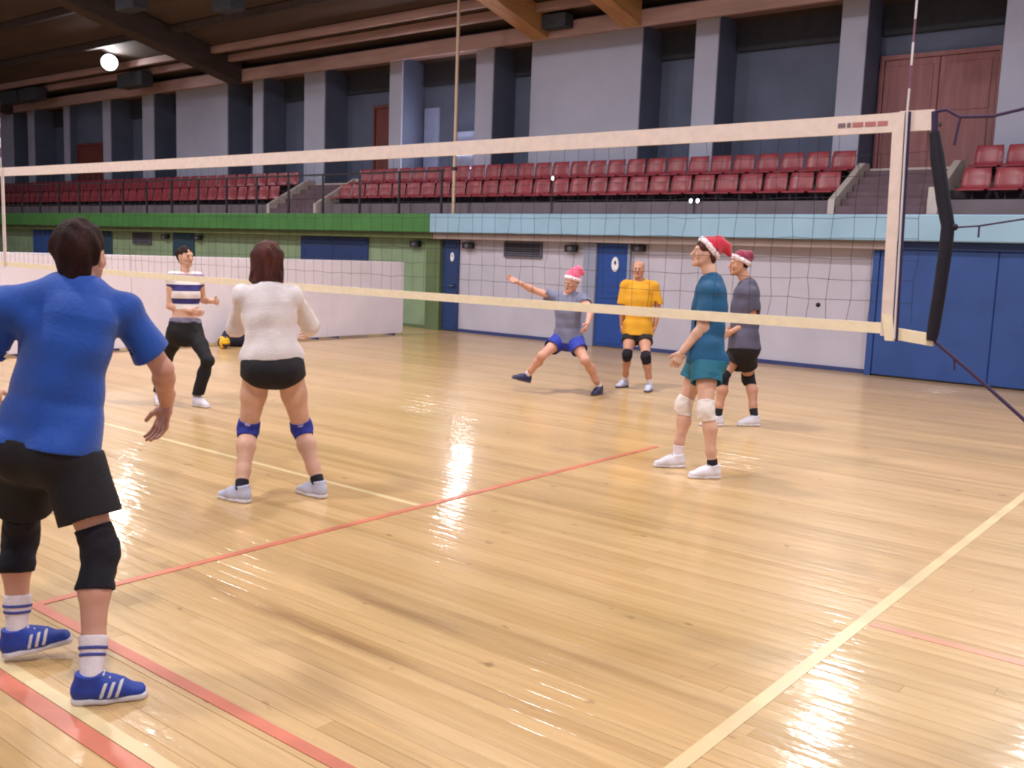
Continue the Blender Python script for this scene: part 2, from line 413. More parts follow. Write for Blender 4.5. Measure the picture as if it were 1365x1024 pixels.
court_line(-9.0, 0.03, -2.995, -2.94, 'line_white')['label'] = 'cream attack line behind the man in blue'
court_line(-9.0, 4.0, -3.075, -3.0, 'line_red')['label'] = 'red line hugging the cream attack line'
court_line(-2.945, 4.0, -2.61, -2.555, 'line_red')['label'] = 'red line passing under the blue shoe'
court_line(-2.995, -2.945, -2.61, 3.1, 'line_red')['label'] = 'red line crossing the court'

# ------------------------------------------------------------------ lower far wall and its doors
YW = 11.2
wb = empty('wall_back', (-10, YW, 0))
struct(wb, 'long lower wall below the gallery, painted pale green and white', 'wall')
def part(mb, name, m, parent, label=None):
    o = mb.build(name, m, None); o.parent = parent; o.location = tuple(-v for v in parent.location)
    if label: o['label'] = label
    return o
part(MB().box((XL, YW, -0.1), (-13.62, YW+0.3, 2.2)), 'green_wall_section', MT['green_wall'], wb, 'pale green painted wall')
part(MB().box((-13.62, YW-0.14, -0.1), (-13.2, YW+0.3, 2.2), bev=0.01), 'pilaster', MT['green_dark'], wb, 'dull green pilaster beside the blue door')
part(MB().box((-13.2, YW, -0.1), (XR, YW+0.3, 2.2)), 'white_wall_section', MT['white_wall'], wb, 'white painted wall')
part(MB().box((-12.72, YW-0.03, -0.02), (-9.25, YW-0.001, 0.07)), 'skirting', MT['navy_base'], wb)
part(MB().box((-8.4, YW-0.03, -0.02), (-3.78, YW-0.001, 0.07)), 'skirting', MT['navy_base'], wb)
part(MB().box((XL, YW-0.03, -0.02), (-13.64, YW-0.001, 0.07)), 'skirting', MT['green_dark'], wb)
# faint panel joints on the white wall
# beam under the gallery and painted fascias
struct(MB().box((XL, YW-0.30, 2.0), (-13.28, YW-0.001, 2.13), bev=0.01).build('trim_1', MT['soffit_green']), 'olive beam under the green gallery front', 'beam')
struct(MB().box((-13.27, YW-0.30, 1.995), (-3.45, YW-0.001, 2.13), bev=0.01).build('trim_2', MT['soffit']), 'beige brown beam under the pale blue gallery front', 'beam')
struct(MB().box((XL, YW-0.42, 2.13), (-13.28, YW+0.3, 2.53), bev=0.015).build('trim_3', MT['green']), 'green painted gallery front', 'gallery front')
struct(MB().box((-13.27, YW-0.42, 2.13), (XR, YW+0.3, 2.53), bev=0.015).build('trim_4', MT['sky_blue']), 'pale blue painted gallery front', 'gallery front')

def door(name, x0, x1, z1, m, label, cat='door', frame=None, sticker=None, leaves=1, handle=True, yo=0.0):
    d = empty(name, ((x0+x1)/2, YW, 0)); struct(d, label, cat)
    y0 = YW-0.05+yo
    w = (x1-x0)/leaves
    for i in range(leaves):
        a, b = x0+i*w+0.004, x0+(i+1)*w-0.004
        leaf = part(MB().box((a, y0, 0.015), (b, YW-0.002, z1), bev=0.008), 'door_leaf', MT[m], d)
        # raised rails on the leaf
        r = MB()
        for zz in (0.12, z1*0.5, z1-0.12): r.box((a+0.06, y0-0.012, zz-0.05), (b-0.06, y0+0.001, zz+0.05), bev=0.004)
        o = r.build('leaf_rail', MT[m]); o.parent = leaf
        if handle:
            hx = b-0.09 if i == 0 else a+0.09
            h = MB().tube([(hx, y0+0.002, 1.0), (hx, y0-0.05, 1.0), (hx-0.11, y0-0.05, 1.0)], 0.011, 8)
            h.lathe([(0.0, 0.012), (0.03, 0.012), (0.03, 0)], (hx, y0, 1.0), 12, (0, -1, 0))
            o = h.build('handle', MT['steel']); o.parent = leaf
        if sticker:
            sx, sz, sw, sh = sticker
            ov = lambda a, b, cx, cz: [(cx+a*math.cos(t), cz+b*math.sin(t)) for t in np.linspace(0, 2*math.pi, 20, endpoint=False)]
            pl = MB(); n_ = 20; q0 = ov(sw/2, sh/2, sx, sz); q1 = ov(sw*0.17, sh*0.15, sx, sz+sh*0.10)
            vs = [(x, y0-0.016, z) for x, z in q0]+[(x, y0-0.016, z) for x, z in q1]+[(x, y0-0.0005, z) for x, z in q0]+[(x, y0-0.0005, z) for x, z in q1]
            fs = []
            for i in range(n_):
                j = (i+1) % n_; fs += [(i, j, n_+j, n_+i), (2*n_+i, 3*n_+i, 3*n_+j, 2*n_+j), (i, 2*n_+i, 2*n_+j, j), (n_+i, n_+j, 3*n_+j, 3*n_+i)]
            pl.add(vs, fs); pl.fix = True; o = pl.build('sign_plate', MT['sticker']); o.parent = leaf
            o['label'] = 'white sign plate'
    if frame:
        fa, fb, fm = frame
        part(MB().box((fa, YW-0.10, 0), (x0-0.002, YW-0.001, z1+0.0), bev=0.006), 'door_jamb', MT[fm], d)
        part(MB().box((x1+0.002, YW-0.075, 0), (fb, YW-0.001, z1), bev=0.006), 'door_jamb', MT[fm], d)
    return d
door('door_1', -9.12, -8.43, 1.99, 'blue_door', 'blue door with a white round sign in the white wall', frame=(-9.42, -8.37, 'grey_frame'), sticker=(-8.70, 1.60, 0.16, 0.28))
door('door_2', -13.18, -12.72, 1.99, 'blue_dark', 'dark blue door at the meeting of green and white walls', sticker=(-12.90, 1.62, 0.10, 0.20))
door('door_3', -18.05, -15.6, 1.99, 'blue_dark', 'wide blue double door in the green wall above the barrier', leaves=2)
door('door_4', -23.75, -22.7, 1.99, 'teal_door', 'dark teal door behind the woman in the striped top')
door('door_5', -32.2, -29.4, 1.99, 'blue_gate', 'blue double door behind the head of the man in blue', leaves=2)
door('door_6', -28.6, -27.1, 1.99, 'teal_door', 'dark teal door beside the head of the man in blue')
# large blue gate at the right end
g = empty('door_7', (0, YW, 0)); struct(g, 'large blue panelled gate to the right of the net', 'gate')
x = -3.70; k = 0
while x < 6.6:
    x1 = min(x+1.72, 6.9)
    pn = part(MB().box((x+0.004, YW-0.16, 0.02), (x1-0.004, YW-0.002, 2.0), bev=0.01), 'gate_panel', MT['blue_gate'], g)
    if k == 1:
        o = MB().lathe([(0.0, 0.02), (0.03, 0.02), (0.045, 0.0)], (x+0.62, YW-0.16, 1.26), 12, (0, -1, 0)).build('lock', MT['steel']); o.parent = pn
    x = x1; k += 1
part(MB().box((-3.78, YW-0.2, 2.0), (6.9, YW-0.002, 2.125), bev=0.008), 'gate_header', MT['blue_dark'], g)
part(MB().box((-3.80, YW-0.18, 0.0), (-3.70, YW-0.002, 2.0), bev=0.006), 'gate_jamb', MT['blue_gate'], g)
# vents
def vent(x0, x1, z0, z1, label):
    v = empty('vent_grille', ((x0+x1)/2, YW, z0)); tag(v, label, 'vent')
    part(MB().box((x0, YW-0.02, z0), (x1, YW-0.001, z1)), 'backing', MT['vent_dark'], v)
    fr = MB()
    for a, b in (((x0, YW-0.05, z0), (x1, YW-0.021, z0+0.03)), ((x0, YW-0.05, z1-0.03), (x1, YW-0.021, z1)), ((x0, YW-0.05, z0+0.03), (x0+0.03, YW-0.021, z1-0.03)), ((x1-0.03, YW-0.05, z0+0.03), (x1, YW-0.021, z1-0.03))): fr.box(a, b)
    part(fr, 'frame', MT['vent'], v)
    zz = z0+0.055
    while zz < z1-0.04:
        part(MB().prism([(YW-0.048, zz-0.012), (YW-0.044, zz-0.014), (YW-0.022, zz+0.012), (YW-0.026, zz+0.014)], 0, x0+0.03, x1-0.03), 'slat', MT['vent'], v); zz += 0.045
vent(-11.47, -10.49, 1.66, 1.985, 'grey slatted vent high in the white wall')
vent(-25.9, -24.9, 1.64, 1.985, 'grey slatted vent high in the pale green wall')
def wall_lamp(x, z, label):
    o = empty('wall_speaker', (x, YW, z)); tag(o, label, 'speaker')
    part(MB().box((x-0.13, YW-0.16, z-0.06), (x+0.13, YW-0.03, z+0.07), bev=0.015), 'housing', MT['black_plastic'], o)
    part(MB().box((x-0.03, YW-0.035, z-0.03), (x+0.03, YW-0.001, z+0.03)), 'bracket', MT['black_plastic'], o)
    part(MB().lathe([(0.0, 0.006), (0.05, 0.006), (0.055, 0.0)], (x, YW-0.161, z), 14, (0, -1, 0)), 'front_ring', MT['vent'], o)
wall_lamp(-12.42, 1.87, 'small dark box beside the dark blue door')
wall_lamp(-9.72, 1.87, 'small dark box left of the blue signed door')
wall_lamp(-8.18, 1.91, 'small dark box right of the blue signed door, above the yellow jersey')
wall_lamp(-14.0, 1.87, 'small dark box on the green wall beside the pilaster')
wall_lamp(-24.05, 1.87, 'small dark box left of the teal door')
wall_lamp(-22.4, 1.87, 'small dark box right of the teal door')

# ------------------------------------------------------------------ gallery, seats, stairs
gal = empty('floor_gallery', (-15, 12, 2.5)); struct(gal, 'stepped concrete gallery with two tiers of seats', 'gallery')
SG = [(-43.0, -19.75), (-17.75, -4.75), (-3.05, 7.0)]     # tier spans between the stair openings
part(MB().box((XL, YW+0.02, 2.3), (XR, 15.2, 2.56)), 'gallery_slab', MT['gallery'], gal)
part(MB().box((XL, 12.95, 2.56), (XR, 15.2, 3.38)), 'walkway', MT['gallery'], gal)
for a, b in SG:
    a, b = max(a, XL), min(b, XR)
    part(MB().box((a, 12.22, 2.56), (b, 12.95, 2.98), bev=0.01), 'tier', MT['gallery'], gal)
    part(MB().box((a, 11.55, 2.56), (b, 11.62, 2.80), bev=0.01), 'kerb', MT['gallery'], gal)
    part(MB().box((a, 12.18, 2.86), (b, 12.22, 2.99)), 'riser_face', MT['riser'], gal)
    part(MB().box((a, 12.91, 3.28), (b, 12.949, 3.385)), 'riser_face', MT['riser'], gal)
def stairs(x0, x1, label):
    s = empty('gallery_stairs', ((x0+x1)/2, 11.4, 2.56)); tag(s, label, 'stairs')
    n = 6; yy = 11.42; dz = (3.38-2.56)/n
    for i in range(n):
        part(MB().box((x0+0.12, yy+i*0.25, 2.561), (x1-0.12, yy+(i+1)*0.25-0.001 if i < n-1 else 12.945, 2.56+dz*(i+1)), bev=0.008), 'step', MT['step'], s)
    part(MB().box((x0+0.12, 12.9, 3.381), (x1-0.12, 12.96, 3.44), bev=0.008), 'nosing', MT['nosing'], s, 'pale edge of the top step')
    for xa, xb in ((x0, x0+0.11), (x1-0.11, x1)):
        part(MB().prism([(11.4, 2.561), (12.94, 2.561), (12.94, 3.52), (12.7, 3.52), (11.4, 2.80)], 0, xa, xb), 'side_rail', MT['nosing'], s, 'pale sloping side rail')
stairs(-4.75, -3.06, 'brown gallery stairs between the red seats, seen behind the net band')
stairs(-19.75, -17.76, 'dim gallery stairs between the red seats above the green front')
part(MB().box((-3.14, 11.3, 2.535), (-2.98, 11.42, 2.98), bev=0.01), 'stair_post', MT['nosing'], gal, 'pale post at the foot of the stairs')

def seat_proto():
    r = empty('stadium_chair'); w = 0.215
    # bucket shell: a bent sheet with thickness, raised sides
    prof = [(-0.20, 0.40, 0.00), (-0.185, 0.425, 0.0), (-0.05, 0.405, 0.012), (0.08, 0.40, 0.02), (0.15, 0.43, 0.03), (0.185, 0.52, 0.035), (0.20, 0.64, 0.03), (0.21, 0.755, 0.015), (0.222, 0.775, 0.0)]
    nx = 6; vs = []; fs = []
    for t in (0.0, 1.0):
        for (yy, zz, dish) in prof:
            for i in range(nx+1):
                u = -1+2*i/nx
                top = 1.0 if zz < 0.7 else 0.93
                lift = dish*(abs(u)**3)*1.6
                vs.append((u*w*top, yy - (lift*0.7 if zz > 0.5 else 0) + t*(0.012 if zz > 0.45 else 0.0), zz + (lift if zz < 0.45 else 0) - t*(0.012 if zz <= 0.5 else 0.0)))
    m = nx+1; P = len(prof); off = P*m
    for j in range(P-1):
        for i in range(nx):
            q = (j*m+i, j*m+i+1, (j+1)*m+i+1, (j+1)*m+i)
            fs.append(q); fs.append(tuple(off+k for k in reversed(q)))
    for j in range(P-1):
        for i in (0, nx): fs.append((j*m+i, (j+1)*m+i, off+(j+1)*m+i, off+j*m+i))
    for i in range(nx):
        for j in (0, P-1): fs.append((j*m+i, j*m+i+1, off+j*m+i+1, off+j*m+i))
    mb = MB(); mb.add(vs, fs, 0, True); mb.fix = True
    mb.build('shell', MT['seat'], r)
    lg = MB().tube([(0, 0.0, 0.0), (0, 0.0, 0.395)], 0.022, 8).box((-0.07, -0.07, 0.0), (0.07, 0.07, 0.012)).box((-0.15, -0.02, 0.375), (0.15, 0.02, 0.398))
    lg.build('pedestal', MT['seat_leg'], r)
    return r
proto = seat_proto(); used = False
def place_seat(x, yy, zz, label, group):
    global used
    o = proto
    if used:
        o = proto.copy(); COL.objects.link(o)
        for ch in proto.children:
            c = ch.copy(); COL.objects.link(c); c.parent = o
    used = True
    o.location = (x, yy, zz); tag(o, label, 'chair', group)
ROWS = [(11.93, 2.56, 'lower'), (12.58, 2.98, 'upper')]
def nth(n):
    return f"{n}{'th' if 10 <= n % 100 <= 20 else {1: 'st', 2: 'nd', 3: 'rd'}.get(n % 10, 'th')}"
SEGN = [('left of the dim gallery stairs', 1), ('left of the brown gallery stairs', 1), ('right of the brown gallery stairs', 0)]
for yy, zz, rn in ROWS:
    xs = np.arange(-38.0, 3.2, 0.478) - 0.025
    for s, (a, b) in enumerate(SG):
        q = [x for x in xs if a+0.22 < x < b-0.2]
        if SEGN[s][1]: q = q[::-1]
        for i, x in enumerate(q):
            place_seat(x, yy, zz, f'red plastic bucket seat, {rn} row, {nth(i+1)} seat {SEGN[s][0]}', f'red seats in the {rn} gallery row')

# bright points on the gallery, built as added stands with small glowing discs
for x, yy, z, ds, t in ((-7.30, 11.52, 2.62, (-0.07, 0.07), 'two small bright points on a stand under the red seats near the stairs'), (-10.55, 11.52, 2.62, (0.0,), 'single small bright point on a stand among the red seats')):
    o = empty('bright_point', (x, yy, z)); tag(o, t, 'lamp')
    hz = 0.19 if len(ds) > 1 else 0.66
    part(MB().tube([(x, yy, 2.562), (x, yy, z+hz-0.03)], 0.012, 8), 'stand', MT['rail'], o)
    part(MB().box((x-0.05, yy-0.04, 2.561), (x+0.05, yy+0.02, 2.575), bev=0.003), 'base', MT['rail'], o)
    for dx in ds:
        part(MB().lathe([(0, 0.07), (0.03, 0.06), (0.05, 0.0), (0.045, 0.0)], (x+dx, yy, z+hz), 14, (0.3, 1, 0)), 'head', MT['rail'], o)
        part(MB().lathe([(0, -0.012), (0.03, -0.008), (0.046, 0.002), (0, 0.01)], (x+dx, yy, z+hz), 14, (0.3, 1, 0)), 'lens', MT['point_glow'], o)
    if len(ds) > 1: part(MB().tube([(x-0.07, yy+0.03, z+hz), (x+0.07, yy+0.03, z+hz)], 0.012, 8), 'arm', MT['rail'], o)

# guard rail along the gallery edge
gr = empty('guard_rail', (-24, YW-0.1, 2.53)); tag(gr, 'thin dark guard rail along the gallery edge', 'railing')
px = -36.85
tops = []
while px < -12.9:
    part(MB().box((px-0.025, 11.12, 2.531), (px+0.025, 11.17, 3.46), bev=0.006), 'rail_post', MT['rail'], gr); px += 1.31
part(MB().tube([(-37.0, 11.145, 3.475), (-13.2, 11.145, 3.475)], 0.02, 8), 'top_rail', MT['rail'], gr)
# beige pole
bp_ = empty('hall_pole', (-12.87, 11.1, 2.53)); tag(bp_, 'thin beige pole rising from the gallery front to the roof', 'pole')
part(MB().tube([(-12.87, 11.1, 2.545), (-12.87, 11.1, 6.98)], 0.036, 12), 'shaft', MT['beige_pole'], bp_)
part(MB().box((-12.96, 11.02, 2.531), (-12.78, 11.18, 2.545), bev=0.004), 'base_plate', MT['rail'], bp_)
part(MB().lathe([(0.036, -0.03), (0.06, -0.03), (0.06, 0.03), (0.036, 0.03)], (-12.87, 11.1, 3.5), 12), 'clamp', MT['rail'], bp_)

# ------------------------------------------------------------------ upper wall
uw = empty('wall_upper', (-15, 13.3, 3)); struct(uw, 'upper gallery wall with pale piers and slate recesses', 'wall')
YP, YR = 13.3, 14.15
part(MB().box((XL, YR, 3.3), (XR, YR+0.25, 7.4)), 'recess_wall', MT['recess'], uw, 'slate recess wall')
PIERS = [(-42.0, -38.22), (-36.97, -36.49), (-34.18, -33.79), (-31.43, -30.93), (-28.89, -28.21), (-26.9, -24.17), (-22.92, -22.45),
         (-20.59, -19.73), (-17.2, -16.75), (-14.27, -13.73), (-12.6, -9.69), (-8.45, -7.94), (-5.49, -5.01), (-2.74, -1.9), (0.2, 0.7), (3.0, 6.9)]
for a, b in PIERS:
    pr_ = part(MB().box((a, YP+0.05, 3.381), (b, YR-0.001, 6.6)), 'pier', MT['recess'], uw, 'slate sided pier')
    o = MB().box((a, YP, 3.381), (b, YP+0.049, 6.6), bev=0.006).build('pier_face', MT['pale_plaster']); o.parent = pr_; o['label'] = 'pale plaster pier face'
ED = [p for q in PIERS for p in q][1:-1]
for a, b in zip(ED[0::2], ED[1::2]):
    if a == -33.79: continue
    wv = part(MB().box((a+0.02, YR-0.10, 5.95), (b-0.02, YR-0.002, 6.55), bev=0.01), 'clerestory_shutter', MT['dark_vent'], uw, 'dark shutter under the eave')
# pale reveal strips inside the recesses; the last paints the wall light's glow
for x0, x1, z1 in ((-16.7, -16.2, 5.4), (-8.75, -8.5, 5.9), (-15.6, -14.35, 4.75)):
    part(MB().box((x0, YR-0.06, 3.381), (x1, YR-0.001, z1)), 'wall_patch', MT['patch_blue'], uw, 'paler blue patch')
wl = empty('wall_light', (-14.95, YR-0.06, 4.0)); tag(wl, 'bright wall light in a recess, mostly hidden behind the top tape', 'lamp')
part(MB().box((-15.52, YR-0.13, 3.78), (-14.38, YR-0.062, 4.50), bev=0.01), 'case', MT['grey_frame'], wl)
part(MB().box((-15.48, YR-0.15, 4.24), (-14.42, YR-0.131, 4.46), bev=0.006), 'diffuser', MT['panel_glow'], wl, 'glowing diffuser')
for zz in (4.16, 3.83): part(MB().tube([(-15.46, YR-0.15, zz), (-14.44, YR-0.15, zz)], 0.014, 8), 'tube', MT['tube_glow'], wl)
def brown_door(name, x0, x1, z1, m, label, leaves=1, YR=14.15):
    d = empty(name, ((x0+x1)/2, YR, 3.38)); struct(d, label, 'door')
    w = (x1-x0)/leaves
    for i in range(leaves):
        a, b = x0+i*w+0.005, x0+(i+1)*w-0.005
        lf = part(MB().box((a, YR-0.09, 3.385), (b, YR-0.003, z1), bev=0.01), 'door_leaf', MT[m], d)
        r = MB()
        for z0_, z1_ in ((3.5, 3.5+(z1-3.5)*0.45), (3.5+(z1-3.5)*0.52, z1-0.12)):
            r.box((a+0.1, YR-0.105, z0_), (b-0.1, YR-0.088, z1_), bev=0.006)
        o = r.build('door_panel', MT[m]); o.parent = lf
        o = MB().lathe([(0, 0.05), (0.03, 0.05), (0.03, 0.03), (0.012, 0.02), (0.012, 0)], (b-0.08 if i == 0 else a+0.08, YR-0.09, 4.3), 10, (0, -1, 0)).build('knob', MT['steel']); o.parent = lf
    fr = MB()
    fr.box((x0-0.08, YR-0.12, 3.381), (x0, YR-0.002, z1+0.08)).box((x1, YR-0.12, 3.381), (x1+0.08, YR-0.002, z1+0.08)).box((x0, YR-0.12, z1+0.002), (x1, YR-0.002, z1+0.08))
    part(fr, 'door_frame', MT[m], d)
brown_door('door_8', -4.9, -2.95, 5.5, 'brown_door_pale', 'wide rose brown double door behind the net band', 2)
brown_door('door_9', -18.5, -17.75, 5.5, 'brown_door', 'tall narrow red brown door in a dark recess')
part(MB().box((-33.79, 13.6, 3.381), (-31.43, YR-0.11, 6.55)), 'bay_wall', MT['recess'], uw, 'shallow slate bay wall')
brown_door('door_10', -33.55, -31.75, 5.05, 'brown_door', 'far red brown door in the recess under the bright lamp', 1, 13.6)

# ------------------------------------------------------------------ roof
SL = 0.23
def zc(yy): return 6.75 + SL*(13.0-yy)
ce = empty('ceiling', (-15, 5, 8)); struct(ce, 'sloping brown boarded roof with dark timber beams', 'ceiling')
part(MB().prism([(15.4, zc(15.4)), (-1.0, zc(-1.0)), (-9.5, zc(-1.0)), (-9.5, zc(-1.0)+0.3), (-1.0, zc(-1.0)+0.3), (15.4, zc(15.4)+0.3)], 0, XL, XR), 'roof_boards', MT['ceiling'], ce)
struct(MB().box((XL, 12.5, 6.30), (XR, 12.6, 6.62), bev=0.01).build('trim_5', MT['eave']), 'rose brown timber eave board above the piers', 'trim')
struct(MB().box((XL, 12.6, 6.56), (XR, 14.39, 6.66)).build('trim_6', MT['eave']), 'timber soffit above the recesses', 'trim')
def beam(x, w, dp, m, y0=12.49, y1=-1.0):
    return part(MB().prism([(y0, zc(y0)-0.03), (y1, zc(y1)-0.03), (y1, zc(y1)-dp), (y0, zc(y0)-dp-0.0)], 0, x-w/2, x+w/2), 'roof_beam', MT[m], ce)
for x, w, dp, m in ((-36.6, 0.5, 0.62, 'beam'), (-22.6, 0.55, 0.62, 'beam'), (-11.75, 0.42, 0.55, 'beam_lit'), (-9.45, 0.42, 0.55, 'beam_lit'), (-1.5, 0.42, 0.55, 'beam_lit'), (3.5, 0.42, 0.55, 'beam_lit')):
    beam(x, w, dp, m)
part(MB().box((-11.5, 12.2, 6.45), (-10.9, 12.49, 6.72)), 'beam_shoe', MT['dark_vent'], ce)
for yy in (12.1, 11.55, 10.3, 8.6, 6.6, 4.4, 2.2, 0.2):
    part(MB().box((XL, yy-0.06, zc(yy)-0.20), (XR, yy+0.06, zc(yy)-0.02)), 'purlin', MT['eave' if yy > 11 else 'beam'], ce)
for x0, x1, yy in ((-35.4, -34.2, 11.8), (-33.9, -32.7, 11.8), (-27.6, -26.2, 11.9), (-21.4, -20.6, 8.4), (-18.6, -17.9, 9.2)):
    part(MB().box((x0, yy-0.2, zc(yy)-0.62), (x1, yy+0.2, zc(yy)-0.2), bev=0.02), 'roof_duct', MT['dark_vent'], ce)
struct(MB().box((XL-0.2, YB, -0.1), (XL, 15.4, 9.9)).build('wall_left', MT['recess']), 'far left end wall', 'wall')

# lamps
def floodlight(loc, watts, label, aim, r=0.25):
    x, yy, z = loc; P0 = np.array(loc, float)
    t = np.asarray(aim, float)-P0; t /= np.linalg.norm(t); u = tuple(-t)
    o = empty('ceiling_lamp', (x, yy, z)); tag(o, label, 'lamp', None)
    part(MB().lathe([(0.0, 0.26), (0.09, 0.25), (0.12, 0.16), (0.25, 0.03), (0.27, 0.0), (0.245, 0.0), (0.10, 0.12), (0.0, 0.14)], loc, 24, u), 'shade', MT['lamp_body'], o)
    part(MB().lathe([(0.0, -0.07), (0.08, -0.062), (0.16, -0.04), (0.225, -0.004), (0.235, 0.012), (0.0, 0.03)], loc, 24, u), 'glass', MT['lamp_glow'], o)
    tp = P0-t*0.24
    part(MB().tube([tp, (tp[0], tp[1], zc(tp[1])-0.01)], 0.016, 8), 'stem', MT['lamp_body'], o)
    l = lamp_light(t, watts, r); l.parent = o; l.location = tuple(t*0.10)
floodlight(LAMPS_FAR[0], LAMP_W_FAR*0.4, 'glowing round ceiling lamp under the roof above the net', (-6, -3, 0))
LBL = ['round ceiling lamp above the brown gallery stairs', 'round ceiling lamp above the blue gate']
for l, t in zip(LAMPS_FAR[1:], LBL): floodlight(l, LAMP_W_FAR, t, (l[0]*0.7-1.0, -2.0, 0))
LBL = ['round ceiling lamp over the far hall half, out of view', 'round ceiling lamp over the white barrier', 'round ceiling lamp over the far court half', 'round ceiling lamp over the net bar side',
       'round ceiling lamp over the left sideline', 'round ceiling lamp behind the man in blue', 'round ceiling lamp over the camera side corner', 'round ceiling lamp over the neighbouring court']
for l, t in zip(LAMPS_NEAR, LBL): floodlight(l, LAMP_W_NEAR, t, (l[0], l[1]*0.6+2.0, 0), 0.42)

# ------------------------------------------------------------------ barrier boards, bag, ball
bar = empty('barrier', (-12.8, 4.5, 0)); tag(bar, 'long white board barrier standing beside the left sideline', 'barrier')
yy = 9.58; XB = -12.8
while yy > -3.2:
    part(MB().box((XB-0.03, yy-2.0+0.004, 0.035), (XB+0.0, yy-0.004, 1.49), bev=0.006), 'barrier_panel', MT['white_board'], bar)
    for fy in (yy-0.25, yy-1.75):
        part(MB().box((XB-0.35, fy-0.03, 0.0), (XB+0.0, fy+0.03, 0.034)), 'foot', MT['navy_base'], bar)
        part(MB().prism([(XB-0.33, 0.036), (XB-0.29, 0.036), (XB-0.031, 1.1), (XB-0.031, 1.2)], 1, fy-0.02, fy+0.02), 'stay', MT['steel'], bar)
    yy -= 2.0
bag = empty('sports_bag', (-12.4, 5.35, 0)); tag(bag, 'dark navy sports bag on the floor against the white barrier', 'bag')
bm_ = MB(); ns = 14
prof = [(0.0, -0.30), (0.10, -0.295), (0.14, -0.26), (0.15, -0.1), (0.155, 0.1), (0.14, 0.26), (0.10, 0.295), (0.0, 0.30)]
vs = []; fs = []
for r, t in prof:
    for k in range(ns):
        th = 2*math.pi*k/ns
        vs.append((-12.45+r*1.1*math.cos(th), 5.35+t, max(0.003, 0.15+r*1.0*math.sin(th))))
for i in range(len(prof)-1):
    for k in range(ns): fs.append((i*ns+k, i*ns+(k+1) % ns, (i+1)*ns+(k+1) % ns, (i+1)*ns+k))
bm_.add(vs, fs, 0, True); bm_.fix = True
part(bm_, 'bag_body', MT['bag'], bag)
for dx in (-0.05, 0.05):
    part(MB().tube([(-12.45+dx, 5.22, 0.29), (-12.45+dx*1.6, 5.27, 0.36), (-12.45+dx*1.6, 5.43, 0.36), (-12.45+dx, 5.48, 0.29)], 0.012, 8), 'strap', MT['black_plastic'], bag)
part(MB().box((-12.455, 5.12, 0.300), (-12.445, 5.58, 0.308)), 'zip', MT['vent'], bag)
BR = 0.105; BC = np.array([-12.25, 4.88, BR])
ball = empty('volleyball', tuple(BC)); tag(ball, 'yellow and dark blue volleyball on the floor beside the sports bag', 'ball')
def ball_panel(axis, lo, hi, m):
    # curved strip on one cube face of the ball
    n = 6; vs = []; fs = []
    ax = np.eye(3)[axis[0]]*axis[1]; u = np.eye(3)[(axis[0]+1) % 3]; w = np.eye(3)[(axis[0]+2) % 3]
    for rr in (BR, BR-0.006):
        for i in range(n+1):
            for j in range(3):
                a = -0.985+1.97*i/n; b = lo+(hi-lo)*j/2
                d = ax + u*math.tan(a*math.pi/4) + w*math.tan(b*math.pi/4); vs.append(d/np.linalg.norm(d)*rr)
    for i in range(n):
        for j in range(2):
            q = (i*3+j, (i+1)*3+j, (i+1)*3+j+1, i*3+j+1); fs.append(q); fs.append(tuple((n+1)*3+t for t in reversed(q)))
    for i in range(n):
        for j in (0, 2): fs.append((i*3+j, (i+1)*3+j, (n+1)*3+(i+1)*3+j, (n+1)*3+i*3+j))
    mb = MB(); mb.add(vs, fs, 0, True); mb.fix = True; mb.build('ball_panel', MT[m], ball)
for ai in range(3):
    for sg in (1, -1):
        for q, (lo, hi) in enumerate(((-0.98, -0.34), (-0.32, 0.32), (0.34, 0.98))):
            ball_panel((ai, sg), lo, hi, 'ball_blue' if q == (1 if ai else 0) else 'ball_yellow')
tag(MB().lathe([(0.0, -BR+0.006)]+[((BR-0.006)*math.sin(t), -(BR-0.006)*math.cos(t)) for t in np.linspace(0.2, 2.94, 10)]+[(0, BR-0.006)], (0, 0, 0), 18).build('bladder', MT['black_plastic'], ball))

# ------------------------------------------------------------------ net
ZT, ZB = 2.405, 1.40
net = empty('volleyball_net', (-4.5, 0, 0)); tag(net, 'volleyball net with white top tape and cream bottom tape across the court', 'net')
def sag(x, z):      # small hang between the posts
    t = (x+9.0)/9.0
    return z - 0.012*4*max(0, t*(1-t))
def tape(x0, x1, zfun0, zfun1, th, name, m, label=None, n=24):
    mb = MB(); vs = []
    for i in range(n+1):
        x = x0+(x1-x0)*i/n
        for yy in (-th, th):
            vs += [(x, yy, zfun0(x)), (x, yy, zfun1(x))]
    fs = []
    for i in range(n):
        a = i*4; b = a+4
        fs += [(a, b, b+1, a+1), (a+2, a+3, b+3, b+2), (a+1, b+1, b+3, a+3), (a, a+2, b+2, b)]
    fs += [(0, 1, 3, 2), (n*4, n*4+2, n*4+3, n*4+1)]
    mb.add(vs, fs); mb.fix = True
    return part(mb, name, m, net, label)
tape(-9.25, -0.03, lambda x: sag(x, ZT-0.085), lambda x: sag(x, ZT), 0.006, 'top_tape', MT['tape'], 'white canvas top tape')
tape(-0.03, 0.12, lambda x: ZT-0.085, lambda x: ZT+0.005, 0.007, 'top_tape_end', MT['tape'], 'white end of the top tape', 4)
tape(-9.25, -0.02, lambda x: sag(x, ZB), lambda x: sag(x, ZB+0.05), 0.006, 'bottom_tape', MT['tape_low'], 'cream bottom tape')
tape(0.0, 0.205, lambda x: ZB-0.02-0.1*x, lambda x: ZB+0.035-0.1*x, 0.007, 'bottom_tape_end', MT['tape_low'], None, 4)
